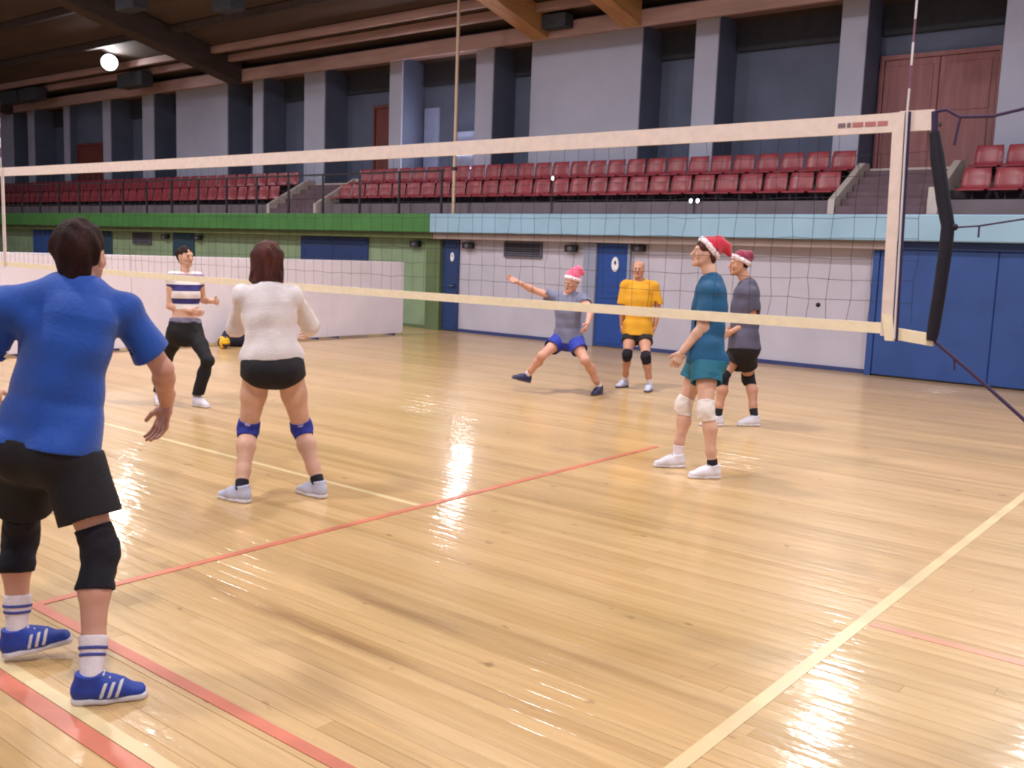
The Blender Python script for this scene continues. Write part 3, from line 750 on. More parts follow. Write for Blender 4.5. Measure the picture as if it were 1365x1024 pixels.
def slant_strip(x0t, x1t, x0b, x1b, z1, z0, yy, th, name, m, label=None):
    mb = MB().add([(x0b, yy-th, z0), (x1b, yy-th, z0), (x1t, yy-th, z1), (x0t, yy-th, z1), (x0b, yy+th, z0), (x1b, yy+th, z0), (x1t, yy+th, z1), (x0t, yy+th, z1)],
                  [(0,1,2,3),(7,6,5,4),(0,4,5,1),(1,5,6,2),(2,6,7,3),(3,7,4,0)]); mb.fix = True
    return part(mb, name, m, net, label)
slant_strip(-0.057, -0.006, -0.030, 0.022, ZT-0.0, ZB-0.01, -0.010, 0.0025, 'side_band', MT['tape'], 'white side band nearest the bar')
slant_strip(-9.03, -8.97, -9.03, -8.97, ZT, ZB, -0.010, 0.0025, 'side_band', MT['tape'], 'white side band at the far end')
slant_strip(-0.001, 0.022, 0.027, 0.052, ZT-0.0, ZB-0.03, -0.014, 0.004, 'antenna_pocket', MT['purple_black'], 'dark antenna pocket')
slant_strip(-0.03, 0.02, -0.005, 0.04, ZB+0.09, ZB-0.03, -0.018, 0.003, 'band_tie', MT['tape_low'])
def antenna(xt, xb, name='antenna'):
    n = 10; o = part(MB().tube([(xb, -0.022, ZB-0.02), (xt, -0.022, ZT)], 0.005, 8), 'antenna', MT['antenna_white'], net)
    for i in range(8):
        z0 = ZT+0.1*i; q = MB().tube([(xt, -0.022, z0), (xt, -0.022, z0+0.1)], 0.005, 8).build('antenna_band', MT['antenna_white' if i == 0 else ('antenna_red' if i % 2 else 'antenna_white')], o)
antenna(0.008, 0.038); antenna(-9.0, -9.0)
# small illegible print on the top tape, left of the band
px_ = -0.31
for w_, m_ in ((0.035, 'mark_dark'), (0.018, 'mark_dark'), (0.05, 'mark_red'), (0.05, 'mark_red'), (0.045, 'mark_red')):
    slant_strip(px_, px_+w_, px_, px_+w_, ZT-0.034, ZT-0.054, -0.0075, 0.001, 'tape_print', MT[m_], 'small faded print'); px_ += w_+0.008
# mesh cords
cm = MB(); r = 0.0011
def cord(p, q):
    p = np.asarray(p); q = np.asarray(q); t = (q-p)/np.linalg.norm(q-p)
    a = np.array([0, 1., 0]); b = np.cross(t, a)
    vs = [p+r*a, p+r*b, p-r*a, p-r*b, q+r*a, q+r*b, q-r*a, q-r*b]
    cm.add(vs, [(0, 1, 5, 4), (1, 2, 6, 5), (2, 3, 7, 6), (3, 0, 4, 7)])
zr = [ZB+0.05+0.0+ (ZT-0.085-ZB-0.05)*k/9 for k in range(10)]
gx = [-9.2+0.1*i for i in range(94)]
jit = rng.normal(0, 0.006, (len(gx), 10)); jz = rng.normal(0, 0.003, (len(gx), 10))
def nodep(i, k): return (gx[i] + (jit[i, k] if 0 < k < 9 else 0), 0.0, sag(gx[i], zr[k]) + (jz[i, k] if 0 < k < 9 else 0))
for i in range(len(gx)):
    for k in range(9): cord(nodep(i, k), nodep(i, k+1))
for i in range(len(gx)-1):
    for k in range(1, 9): cord(nodep(i, k), nodep(i+1, k))
tag(part(cm, 'net_mesh', MT['cord'], net), kind='stuff')
part(MB().lathe([(0, -0.012), (0.009, -0.008), (0.012, 0), (0.009, 0.008), (0, 0.012)], (-0.34, -0.006, ZB+0.115), 12, (0, 1, 0)), 'net_button', MT['black_pad'], net, 'small black button caught in the mesh')
# padded bar at the net's end
part(MB().tube([(0.128, -0.005, 2.31), (0.15, -0.005, 2.20), (0.195, -0.005, 2.0), (0.222, -0.005, 1.90), (0.222, -0.005, 1.80), (0.212, -0.005, 1.6), (0.20, -0.005, 1.42), (0.197, -0.005, 1.385)],
     [0.022, 0.030, 0.030, 0.029, 0.029, 0.028, 0.027, 0.022], 14), 'end_bar', MT['black_pad'], net, 'bent black padded bar at the net end')
part(MB().tube([(0.122, -0.005, 2.40), (0.13, -0.005, 2.30)], 0.014, 10), 'bar_tip', MT['purple_black'], net)
part(MB().tube([(0.215, -0.005, 1.895), (0.262, -0.005, 1.893)], [0.03, 0.012], 10), 'bar_clamp', MT['black_pad'], net)
# ropes to the post
part(MB().tube([(0.125, 0, 2.40), (0.17, 0, 2.405), (0.23, 0, 2.37), (0.36, 0, 2.366), (0.48, 0, 2.39), (0.985, 0, 2.44)], 0.007, 8), 'rope', MT['rope'], net, 'dark top rope')
part(MB().tube([(0.23, 0, 2.37), (0.222, 0, 2.31), (0.215, 0, 2.25)], 0.006, 8), 'rope_tail', MT['rope'], net)
part(MB().tube([(0.26, 0, 1.893), (0.35, 0, 1.90), (0.52, 0, 1.93), (0.985, 0, 2.0)], 0.004, 8), 'rope', MT['rope'], net, 'thin middle rope')
part(MB().tube([(0.35, 0, 1.90), (0.351, 0, 1.85)], 0.004, 8), 'rope_tail', MT['rope'], net)
part(MB().tube([(0.20, 0, 1.39), (0.30, 0, 1.315), (0.43, 0, 1.215), (0.60, 0, 1.08), (0.985, 0, 0.76)], 0.008, 8), 'rope', MT['rope'], net, 'dark lower guy strap')
part(MB().tube([(0.30, 0, 1.315), (0.305, 0, 1.26)], 0.005, 8), 'rope_tail', MT['rope'], net)
for x, t in ((1.05, 'grey steel net post at the near end, holding the ropes'), (-9.9, 'grey steel net post at the far end of the net')):
    po = empty('net_post', (x, 0, 0)); tag(po, t, 'post')
    part(MB().tube([(x, 0, 0.02), (x, 0, 2.55)], 0.05, 16), 'tube', MT['steel'], po)
    part(MB().lathe([(0.0, 0.03), (0.09, 0.03), (0.14, 0.008), (0.14, 0.002), (0, 0.002)], (x, 0, 0), 20), 'base', MT['steel'], po)
    part(MB().lathe([(0.05, 0), (0.06, 0.0), (0.06, 0.05), (0, 0.06)], (x, 0, 2.54), 16), 'cap', MT['black_plastic'], po)
    part(MB().box((x-0.03, 0.045, 1.2), (x+0.03, 0.10, 1.32), bev=0.008), 'winch', MT['black_plastic'], po)
part(MB().tube([(-9.25, 0, 2.37), (-9.84, 0, 2.42)], 0.007, 8), 'rope', MT['rope'], net)
part(MB().tube([(-9.25, 0, 1.42), (-9.84, 0, 1.35)], 0.007, 8), 'rope', MT['rope'], net)

# ------------------------------------------------------------------ people: signed-distance bodies meshed as one surface
def nrm(v):
    v = np.asarray(v, float); return v/np.linalg.norm(v)
class Grid:
    """a box of space holding a distance field; shapes blend smoothly into one another"""
    def __init__(self, lo, hi, h):
        self.h = h; self.lo = np.asarray(lo, float)
        n = np.ceil((np.asarray(hi)-self.lo)/h).astype(int)+1
        self.n = n; self.d = np.full(n, 1.0, np.float32)
    def _sl(self, lo, hi):
        a = np.clip(np.floor((lo-self.lo)/self.h).astype(int), 0, self.n); b = np.clip(np.ceil((hi-self.lo)/self.h).astype(int)+1, 0, self.n)
        if (b <= a).any(): return None, None
        ax = [(self.lo[i]+self.h*np.arange(a[i], b[i])).astype(np.float32) for i in range(3)]
        return tuple(slice(a[i], b[i]) for i in range(3)), np.meshgrid(*ax, indexing='ij', sparse=True)
    def _join(self, sl, dn, k, sub):
        o = self.d[sl]
        if sub:
            if k > 0:
                hh = np.maximum(k-np.abs(o+dn), 0)/k; r = np.maximum(o, -dn)+hh*hh*k*0.25
            else: r = np.maximum(o, -dn)
        elif k > 0:
            hh = np.maximum(k-np.abs(o-dn), 0)/k; r = np.minimum(o, dn)-hh*hh*k*0.25
        else: r = np.minimum(o, dn)
        self.d[sl] = r
    def sec(self, a, b, wa, da, wb=None, db=None, side=None, k=0.02, cut=0, sub=False):
        """tapered limb from a to b; half-widths w along side, d across; cut 1/2/3 = flat at b / a / both"""
        a = np.asarray(a, float); b = np.asarray(b, float)
        wb = wa if wb is None else wb; db = da if db is None else db
        L = np.linalg.norm(b-a); t = (b-a)/L
        if side is None: side = np.cross(t, (0, 0, 1.0) if abs(t[2]) < 0.9 else (0, 1.0, 0))
        s = np.asarray(side, float); s = nrm(s-t*(s@t)); n = np.cross(t, s)
        R = max(wa, da, wb, db)+k+2.5*self.h+0.012
        sl, P = self._sl(np.minimum(a, b)-R, np.maximum(a, b)+R)
        if sl is None: return
        q = [P[i]-np.float32(a[i]) for i in range(3)]
        ax = q[0]*t[0]+q[1]*t[1]+q[2]*t[2]
        u = q[0]*s[0]+q[1]*s[1]+q[2]*s[2]; v = q[0]*n[0]+q[1]*n[1]+q[2]*n[2]
        T = np.clip(ax/L, 0, 1); e = ax-T*L
        w = wa+(wb-wa)*T; d = da+(db-da)*T; m = np.minimum(w, d)
        dn = (np.sqrt((u/w)**2+(v/d)**2+(e/m)**2+1e-9)-1)*m
        if cut & 1: dn = np.maximum(dn, ax-L)
        if cut & 2: dn = np.maximum(dn, -ax)
        self._join(sl, dn.astype(np.float32), k, sub)
    def cone(self, a, b, ra, rb=None, k=0.02, cut=0, sub=False):
        rb = ra if rb is None else rb
        self.sec(a, b, ra, ra, rb, rb, None, k, cut, sub)
    def ell(self, c, axes, radii, k=0.02, sub=False):
        c = np.asarray(c, float); R = max(radii)+k+2.5*self.h+0.012
        sl, P = self._sl(c-R, c+R)
        if sl is None: return
        q = [P[i]-np.float32(c[i]) for i in range(3)]; s1 = 0; s2 = 0
        for A, r in zip(axes, radii):
            x = q[0]*A[0]+q[1]*A[1]+q[2]*A[2]; s1 = s1+(x/r)**2; s2 = s2+(x/(r*r))**2
        k0 = np.sqrt(s1+1e-9); k1 = np.sqrt(s2+1e-9)
        self._join(sl, (k0*(k0-1)/k1).astype(np.float32), k, sub)
    def ball(self, c, r, k=0.02, sub=False): self.ell(c, np.eye(3), (r, r, r), k, sub)
    def plane(self, c, n, k=0.0):
        """keep the side opposite to n"""
        sl, P = self._sl(self.lo, self.lo+self.h*self.n); n = nrm(n)
        d = sum((P[i]-np.float32(c[i]))*np.float32(n[i]) for i in range(3))
        self.d = np.maximum(self.d, d.astype(np.float32))
    def folds(self, amp, fx, fz, seed=0):
        sl, P = self._sl(self.lo, self.lo+self.h*self.n); r = np.random.default_rng(seed); s = 0
        for j in range(5):
            a = r.uniform(0, 6.28); ph = r.uniform(0, 6.28); f = r.uniform(0.6, 1.5)
            s = s+np.sin((P[0]*math.cos(a)+P[1]*math.sin(a))*fx*f+P[2]*fz*r.uniform(-1.3, 1.3)+ph)
        self.d = self.d+(amp*s/2.2).astype(np.float32)*(np.abs(self.d) < 0.1)
    def surf(self):
        D = self.d; h = self.h; n0, n1, n2 = D.shape
        ins = D < 0
        cnt = np.zeros((n0-1, n1-1, n2-1), np.int8)
        for i in (0, 1):
            for j in (0, 1):
                for k in (0, 1): cnt += ins[i:n0-1+i, j:n1-1+j, k:n2-1+k]
        act = np.argwhere((cnt > 0) & (cnt < 8))
        if len(act) == 0: return np.zeros((0, 3)), np.zeros((0, 4), int)
        idx = np.full(cnt.shape, -1, np.int32); idx[tuple(act.T)] = np.arange(len(act))
        acc = np.zeros((len(act), 3)); num = np.zeros(len(act))
        cs = [(i, j, k) for i in (0, 1) for j in (0, 1) for k in (0, 1)]
        val = {c: D[act[:, 0]+c[0], act[:, 1]+c[1], act[:, 2]+c[2]] for c in cs}
        for c in cs:
            for ax in range(3):
                if c[ax] == 0:
                    e = list(c); e[ax] = 1; e = tuple(e); a, b = val[c], val[e]
                    m = (a < 0) != (b < 0); t = np.where(m, a/np.where(m, a-b, 1), 0)
                    p = np.tile(np.array(c, float), (len(act), 1)); p[:, ax] = t
                    acc[m] += p[m]; num[m] += 1
        V = self.lo+h*(act+acc/num[:, None])
        F = []
        for ax in range(3):
            b, c = (ax+1) % 3, (ax+2) % 3
            s0 = [slice(None)]*3; s1 = [slice(None)]*3; s0[ax] = slice(0, -1); s1[ax] = slice(1, None)
            A, B = ins[tuple(s0)], ins[tuple(s1)]
            E = np.argwhere(A != B)
            E = E[(E[:, b] > 0) & (E[:, c] > 0) & (E[:, b] < D.shape[b]-1) & (E[:, c] < D.shape[c]-1)]
            if len(E) == 0: continue
            flip = A[tuple(E.T)]
            def g(db, dc):
                q = E.copy(); q[:, b] += db; q[:, c] += dc; return idx[tuple(q.T)]
            Q = np.stack([g(-1, -1), g(0, -1), g(0, 0), g(-1, 0)], 1)
            Q[~flip] = Q[~flip][:, ::-1]; F.append(Q)
        F = np.concatenate(F); return V, F[(F >= 0).all(1)]
def sdf_object(name, grids, mats, parent, base):
    Vs, Fs, Ms = [], [], []; o = 0
    for gi, g in enumerate(grids):
        V, F = g.surf(); Vs.append(V); Fs.append(F+o); Ms.append(np.zeros(len(F), np.int32)); o += len(V)
    V = np.concatenate(Vs)-np.asarray(base); F = np.concatenate(Fs)
    me = bpy.data.meshes.new(name)
    me.vertices.add(len(V)); me.vertices.foreach_set('co', V.astype(np.float32).ravel())
    me.loops.add(F.size); me.loops.foreach_set('vertex_index', F.astype(np.int32).ravel())
    me.polygons.add(len(F)); me.polygons.foreach_set('loop_start', np.arange(0, F.size, 4, dtype=np.int32))
    me.polygons.foreach_set('use_smooth', np.ones(len(F), bool))
    me.materials.append(mats); me.update(calc_edges=True); me.validate()
    return link(name, me, parent, None if parent is not None else tuple(base))
def bbox(pts, pad):
    P = np.array(pts); return P.min(0)-pad, P.max(0)+pad

FWD_H = nrm([AF[0], AF[1], 0])
def heading(deg):       # 0 = the way the camera looks, 90 = to its left, 180 = towards it
    a = math.radians(deg); c, s = math.cos(a), math.sin(a)
    return np.array([FWD_H[0]*c-FWD_H[1]*s, FWD_H[0]*s+FWD_H[1]*c, 0.0])
UP = np.array([0, 0, 1.0])
def right_of(f): return nrm(np.cross(f, UP))

def hand(g, wrist, d, palm, thumb_side, curl=0.5, s=1.0):
    """palm + four unequal bent fingers + thumb; palm = direction the palm faces"""
    d = nrm(d); p = nrm(palm-d*(palm@d)); t = nrm(np.cross(p, d))*(1 if (np.cross(p, d)@thumb_side) > 0 else -1)
    K = wrist+d*0.085*s
    g.sec(wrist-d*0.05*s, wrist+d*0.02*s, 0.028*s, 0.022*s, 0.031*s, 0.019*s, t, 0.01)
    g.sec(wrist+d*0.02*s, K, 0.033*s, 0.017*s, 0.039*s, 0.014*s, t, 0.012)
    g.ell(wrist+d*0.035*s+t*0.022*s+p*0.008*s, np.eye(3), (0.020*s,)*3, 0.015)
    for i, (off, ln) in enumerate(((0.030, 0.074), (0.010, 0.082), (-0.010, 0.076), (-0.029, 0.060))):
        a = curl*(0.75+0.12*i); q = K+t*off*s-d*0.006*s; v = nrm(d+t*off*2.6); r = 0.0088 if i < 3 else 0.0078
        for sg, fr in enumerate((0.45, 0.31, 0.26)):
            c, sn = math.cos(a), math.sin(a); v2 = v*c+p*sn
            e = q+v2*ln*fr*s; g.cone(q, e, r*s, r*0.92*s, 0.004 if sg else 0.008); q = e; r *= 0.92
            a += curl*0.85
    q = wrist+d*0.028*s+t*0.028*s; e = q+nrm(t*0.75+d*0.7+p*0.35)*0.042*s
    g.cone(q, e, 0.0125*s, 0.0105*s, 0.012); e2 = e+nrm(t*0.25+d+p*0.4)*0.032*s; g.cone(e, e2, 0.0103*s, 0.0085*s, 0.004)

def head_field(C, f, u, s, neck0, h, nr=0.056):
    r = nrm(np.cross(f, u)); P = lambda a, b, c: C+(f*a+r*b+u*c)*s     # forward, right, up
    lo, hi = bbox([P(-.12, -.1, -.13), P(.13, .1, .13), P(.12, -.1, .13), P(-.12, .1, -.13), neck0, P(-.1, .1, .13), P(.12, .1, -.13)], 0.05)
    g = Grid(lo, hi, h); A = (f, r, u)
    g.ell(P(-0.012, 0, 0.030), A, (0.096*s, 0.076*s, 0.088*s), 0.02)
    g.sec(P(0.03, 0, -0.01), P(0.048, 0, -0.075), 0.062*s, 0.05*s, 0.034*s, 0.036*s, r, 0.03)
    g.ball(P(0.072, 0, -0.098), 0.019*s, 0.02)
    for b in (-1, 1):
        g.sec(P(0.0, 0.052*b, -0.045), P(0.055, 0.026*b, -0.09), 0.024*s, 0.026*s, 0.018*s, 0.016*s, r, 0.03)
        g.ball(P(0.052, 0.038*b, -0.025), 0.028*s, 0.02)
    g.sec(P(0.078, -0.032, 0.022), P(0.078, 0.032, 0.022), 0.011*s, 0.012*s, None, None, u, 0.015)
    for b in (-1, 1): g.ell(P(0.098, 0.031*b, 0.002), A, (0.016*s, 0.017*s, 0.011*s), 0.014, sub=True)
    g.cone(P(0.084, 0, 0.008), P(0.108, 0, -0.030), 0.009*s, 0.0125*s, 0.010)
    for b in (-1, 1): g.ball(P(0.095, 0.012*b, -0.034), 0.009*s, 0.008)
    g.sec(P(0.080, -0.016, -0.060), P(0.080, 0.016, -0.060), 0.010*s, 0.012*s, None, None, u, 0.012)
    for b in (-1, 1):
        g.ell(P(-0.008, 0.077*b, -0.008), (f, r, u), (0.019*s, 0.008*s, 0.031*s), 0.008)
        g.ell(P(-0.004, 0.085*b, -0.006), (f, r, u), (0.010*s, 0.004*s, 0.018*s), 0.004, sub=True)
    g.sec(P(-0.018, 0, -0.055), neck0, nr*s*1.0, nr*s*1.02, nr*s*1.15, nr*s*1.1, r, 0.035)
    return g, P

def face_parts(P, f, r, u, s, body, base, browm='brow'):
    for b in (-1, 1):
        g = Grid(*bbox([P(0.078, 0.031*b, 0.003)], 0.03*s), 0.0028*s); g.ell(P(0.0775, 0.031*b, 0.003), (f, r, u), (0.0115*s, 0.0125*s, 0.0060*s), 0)
        e = sdf_object('eye', [g], MT['eye'], body, base)
        g = Grid(*bbox([P(0.087, 0.031*b, 0.003)], 0.02*s), 0.002*s); g.ell(P(0.0860, 0.031*b, 0.003), (f, r, u), (0.005*s, 0.0060*s, 0.0058*s), 0)
        sdf_object('iris', [g], MT['iris'], e, base)
        g = Grid(*bbox([P(0.086, 0.014*b, 0.024), P(0.075, 0.048*b, 0.024)], 0.03*s), 0.003*s)
        g.sec(P(0.089, 0.014*b, 0.022), P(0.078, 0.046*b, 0.026), 0.0045*s, 0.006*s, 0.003*s, 0.005*s, u, 0)
        sdf_object('eyebrow', [g], MT[browm], body, base)
    g = Grid(*bbox([P(0.09, -0.025, -0.062), P(0.09, 0.025, -0.055)], 0.025*s), 0.003*s)
    g.sec(P(0.0885, -0.019, -0.061), P(0.0885, 0.019, -0.061), 0.0062*s, 0.0062*s, None, None, u, 0.004)
    sdf_object('mouth', [g], MT['lip'], body, base)

def knee_point(hip, ank, px, L1, L2, bend):
    """knee on its sight line so that thigh and shin keep their lengths"""
    d0 = 0.5*(depth_of(hip)+depth_of(ank)); best = None
    for dd in np.linspace(-0.45, 0.45, 181):
        K = at_depth(px[0], px[1], d0+dd)
        c = (np.linalg.norm(K-hip)-L1)**2+(np.linalg.norm(K-ank)-L2)**2
        mid = hip+(ank-hip)*0.5; c -= 0.02*min(0.2, (K-mid)@bend)
        if best is None or c < best[0]: best = (c, K)
    return best[1]
def chain_point(par, px, L, sign):
    """next joint on its sight line at bone length L from par; sign +1 = the farther of the two"""
    v = ray(*px); o = CAM-par; a = v@v; b = 2*(o@v); c = o@o-L*L; q = b*b-4*a*c
    t = -b/(2*a) if q < 0 else (-b+sign*math.sqrt(q))/(2*a)
    return CAM+t*v

def shoe(side_name, A, f, up, s, m, sole_m, body, base, stripes=False, h=0.006, tongue=None):
    f = nrm(f-up*(f@up)) if abs(f@up) > 1e-6 else nrm(f); r = nrm(np.cross(f, up)); P = lambda a, b, c: A+(f*a+r*b+up*(c-0.095))*s
    pts = [P(a, b, c) for a in (-.1, .23) for b in (-.07, .07) for c in (-0.01, .16)]
    g = Grid(*bbox(pts, 0.02), h)
    def upper(g, inf):
        g.sec(P(-0.035, 0, 0.045), P(0.06, 0, 0.045), 0.036*s+inf, 0.042*s+inf, 0.042*s+inf, 0.042*s+inf, r, 0.02)
        g.sec(P(0.05, 0, 0.042), P(0.165, 0, 0.030), 0.043*s+inf, 0.040*s+inf, 0.036*s+inf, 0.026*s+inf, r, 0.03)
        g.cone(P(-0.022, 0, 0.06), P(-0.012, 0, 0.112), 0.040*s+inf, 0.043*s+inf, 0.02, cut=1)
        g.sec(P(0.02, 0, 0.09), P(0.10, 0, 0.055), 0.030*s+inf, 0.026*s+inf, 0.034*s+inf, 0.026*s+inf, r, 0.03)
    upper(g, 0.0)
    g.plane(P(0, 0, 0.018), -up)
    sh = sdf_object('shoe', [g], MT[m], body, base)
    g = Grid(*bbox(pts, 0.02), h)
    g.sec(P(-0.04, 0, 0.012), P(0.05, 0, 0.012), 0.040*s, 0.03*s, 0.042*s, 0.03*s, r, 0.0)
    g.sec(P(0.05, 0, 0.012), P(0.168, 0, 0.012), 0.042*s, 0.03*s, 0.039*s, 0.03*s, r, 0.02)
    g.plane(P(0, 0, 0.026), up); g.plane(P(0, 0, 0.001), -up)
    sdf_object('sole', [g], MT[sole_m], sh, base)
    if stripes:
        for b in (-1, 1):
            for k in range(3):
                x0 = 0.040+0.027*k; nn = nrm(f-up*0.35)
                gg = Grid(*bbox([P(x0-0.05, 0, 0), P(x0+0.08, 0.07*b, 0.11)], 0.01), h*0.7)
                upper(gg, 0.0022)
                c = P(x0, 0, 0.04); gg.plane(c+nn*0.0065, nn); gg.plane(c-nn*0.0065, -nn); gg.plane(P(0, 0, 0.027), -up); gg.plane(P(0, 0, 0.083), up); gg.plane(P(0, 0.006*b, 0), r*(-b))
                sdf_object('stripe', [gg], MT['sole'], sh, base)
    # laces
    for k in range(3):
        c = P(0.045+0.022*k, 0, 0.108-0.012*k)
        g = Grid(*bbox([c+r*0.03, c-r*0.03], 0.02), 0.0035); g.cone(c-r*0.022*s, c+r*0.022*s, 0.0045, 0.0045, 0)
        sdf_object('lace', [g], MT['sole' if m != 'white_shoe' else 'grey_band'], sh, base)
    return sh

def build_person(label, sp):
    s = sp.get('s', 1.0); hv = sp.get('h', 0.007); fem = sp.get('female', False)
    F = heading(sp['heading']); CF = heading(sp.get('chest', sp['heading'])); HF = heading(sp.get('head', sp['heading']))
    Rp, Rc = right_of(F), right_of(CF)
    # feet on the floor fix the distance
    ank = {}
    for k in 'LR':
        x, yv = sp['ank'+k][:2]
        ank[k] = at_floor(x, yv, sp['ank'+k][2]) if len(sp['ank'+k]) > 2 else at_floor(x, yv, 0.095*s)
    if 'lift' in sp:
        k, (x, yv), dd = sp['lift']; o = 'L' if k == 'R' else 'R'; ank[k] = at_depth(x, yv, depth_of(ank[o])+dd)
    D = 0.5*(depth_of(ank['L'])+depth_of(ank['R'])) if 'lift' not in sp else depth_of(ank['L' if sp['lift'][0] == 'R' else 'R'])
    D += sp.get('dz', 0)
    PEL = at_depth(*sp['pelvis'], D); NECK = at_depth(*sp['neck'], D+sp.get('lean', 0))
    spine = nrm(NECK-PEL); T = np.linalg.norm(NECK-PEL)
    hipw = (0.092 if not fem else 0.095)*s
    hip = {'R': PEL+Rp*hipw, 'L': PEL-Rp*hipw}
    shw = (0.185 if not fem else 0.160)*s*sp.get('shw', 1.0)
    sh = {}
    for k, q in (('R', 1), ('L', -1)):
        sh[k] = NECK+Rc*q*shw-spine*0.055*s
        if 'sh'+k in sp: sh[k] = chain_point(NECK, sp['sh'+k], 0.19*s, sp.get('shs'+k, 1 if (Rc*q)@AF > 0 else -1))
    knee = {k: knee_point(hip[k], ank[k], sp['knee'+k], 0.43*s, 0.41*s, F) for k in 'LR'}
    elb = {k: chain_point(sh[k], sp['elb'+k][:2], 0.29*s, sp['elb'+k][2]) for k in 'LR'}
    wr = {k: chain_point(elb[k], sp['wr'+k][:2], 0.255*s, sp['wr'+k][2]) for k in 'LR'}
    HC = at_depth(*sp['headc'], depth_of(NECK)+sp.get('headdz', 0))
    base = np.array([*(0.5*(ank['L']+ank['R']))[:2], 0.0])
    pr = lambda a, b: round(float(np.linalg.norm(a-b)), 2)
    if sp.get('debug', True):
        print('PERSON', label[:30], 'depth', round(D, 2), 'torso', round(T, 2), {k: (pr(hip[k], knee[k]), pr(knee[k], ank[k]), pr(sh[k], elb[k]), pr(elb[k], wr[k])) for k in 'LR'}, 'headtop', round(HC[2]+0.115*s, 2))
    # spine frames
    def sp_pt(t): return PEL+(NECK-PEL)*t
    def sp_side(t): return nrm(Rp*(1-t)+Rc*t)
    def sp_fwd(t): return nrm(np.cross(spine, sp_side(t)))*(1 if np.cross(spine, sp_side(t))@F > 0 else -1)
    girth = sp.get('girth', 1.0)*s
    if fem: TW = [(0.0, .165, .112), (0.14, .160, .110), (0.36, .122, .092), (0.62, .138, .105), (0.80, .142, .100), (0.93, .10, .07)]
    else: TW = [(0.0, .158, .110), (0.14, .155, .110), (0.36, .146, .105), (0.62, .164, .116), (0.80, .168, .108), (0.93, .12, .075)]
    def torso(g, inf, k=0.04, lo=0.0, hi=1.0, loose=0.0):
        for (t0, w0, d0), (t1, w1, d1) in zip(TW[:-1], TW[1:]):
            if t1 < lo or t0 > hi: continue
            l0 = inf+loose*(1-abs(t0-0.3)); l1 = inf+loose*(1-abs(t1-0.3))
            g.sec(sp_pt(t0), sp_pt(t1), w0*girth+l0, d0*girth+l0, w1*girth+l1, d1*girth+l1, sp_side(t0), k)
        if fem and hi > 0.6:
            for b in (-1, 1): g.ball(sp_pt(0.66)+sp_fwd(.66)*0.065*s+sp_side(.66)*b*0.065*s, 0.060*s+inf*0.6, 0.04)
    def shoulders(g, inf, k=0.035):
        for q in 'LR':
            g.cone(sp_pt(0.97)+(sh[q]-NECK)*0.25, sh[q], 0.05*s+inf, 0.058*s+inf, k)
            g.cone(sp_pt(0.80)+(sh[q]-NECK)*0.45, sh[q], 0.07*s+inf, 0.052*s+inf, k)
    cut = sp.get('am', 1.0)*(0.90 if fem else 1.0)*s
    lm = sp.get('lm', 1.0)*(0.98 if fem else 1.0)*s
    allp = list(ank.values())+list(knee.values())+list(elb.values())+list(wr.values())+[PEL, NECK]+list(hip.values())+list(sh.values())
    def leg_prims(g, q, inf, thigh=True, shin=True):
        kn, an, hp = knee[q], ank[q], hip[q]; t = nrm(an-kn); bk = -nrm(F-t*(F@t))
        if thigh:
            g.cone(hp, hp+(kn-hp)*0.45, 0.090*lm+inf, 0.076*lm+inf, 0.04); g.cone(hp+(kn-hp)*0.45, kn, 0.076*lm+inf, 0.054*lm+inf, 0.03)
        g.ball(kn-bk*0.012*s, 0.052*lm+inf, 0.03)
        if shin:
            g.cone(kn, kn+(an-kn)*0.32+bk*0.016*s, 0.050*lm+inf, 0.055*lm+inf, 0.03); g.cone(kn+(an-kn)*0.32+bk*0.016*s, kn+(an-kn)*0.72, 0.055*lm+inf, 0.040*lm+inf, 0.03)
            g.cone(kn+(an-kn)*0.72, an, 0.040*lm+inf, 0.035*lm+inf, 0.03)
    lo, hi = bbox(allp, 0.17*s); lo[2] = max(lo[2], 0.0)
    g = Grid(lo, hi, hv)
    torso(g, 0.0); shoulders(g, 0.0)
    for q, sg in (('R', 1), ('L', -1)):
        g.ball(PEL-F*0.055*s+Rp*sg*0.075*s-UP*0.02*s, 0.095*s, 0.05)
        an = ank[q]; leg_prims(g, q, 0.0)
        ff = heading(sp.get('foot'+q, sp['heading'])); g.sec(an-UP*0.045*s-ff*0.02*s, an-UP*0.055*s+ff*0.12*s, 0.03*s, 0.03*s, 0.028*s, 0.02*s, right_of(ff), 0.03)
        g.cone(sh[q], sh[q]+(elb[q]-sh[q])*0.4, 0.055*cut, 0.049*cut, 0.03); g.cone(sh[q]+(elb[q]-sh[q])*0.4, elb[q], 0.049*cut, 0.040*cut, 0.03)
        g.cone(elb[q], elb[q]+(wr[q]-elb[q])*0.25, 0.040*cut, 0.043*cut, 0.02); g.cone(elb[q]+(wr[q]-elb[q])*0.25, wr[q], 0.043*cut, 0.028*cut, 0.02)
    f3 = HF; pt = math.radians(sp.get('pitch', 0)); rl = math.radians(sp.get('headroll', 0)); r3 = right_of(f3)
    fh = f3*math.cos(pt)+UP*math.sin(pt); uh = UP*math.cos(pt)-f3*math.sin(pt)
    uh = nrm(uh*math.cos(rl)+r3*math.sin(rl)); rh = nrm(np.cross(fh, uh))
    hs = sp.get('hs', 1.0)*s*(0.95 if fem else 1.0)
    gh, P = head_field(HC, fh, uh, hs, NECK-spine*0.01, max(0.0035, hv*0.6), 0.046 if fem else 0.056)
    grids = [g, gh]
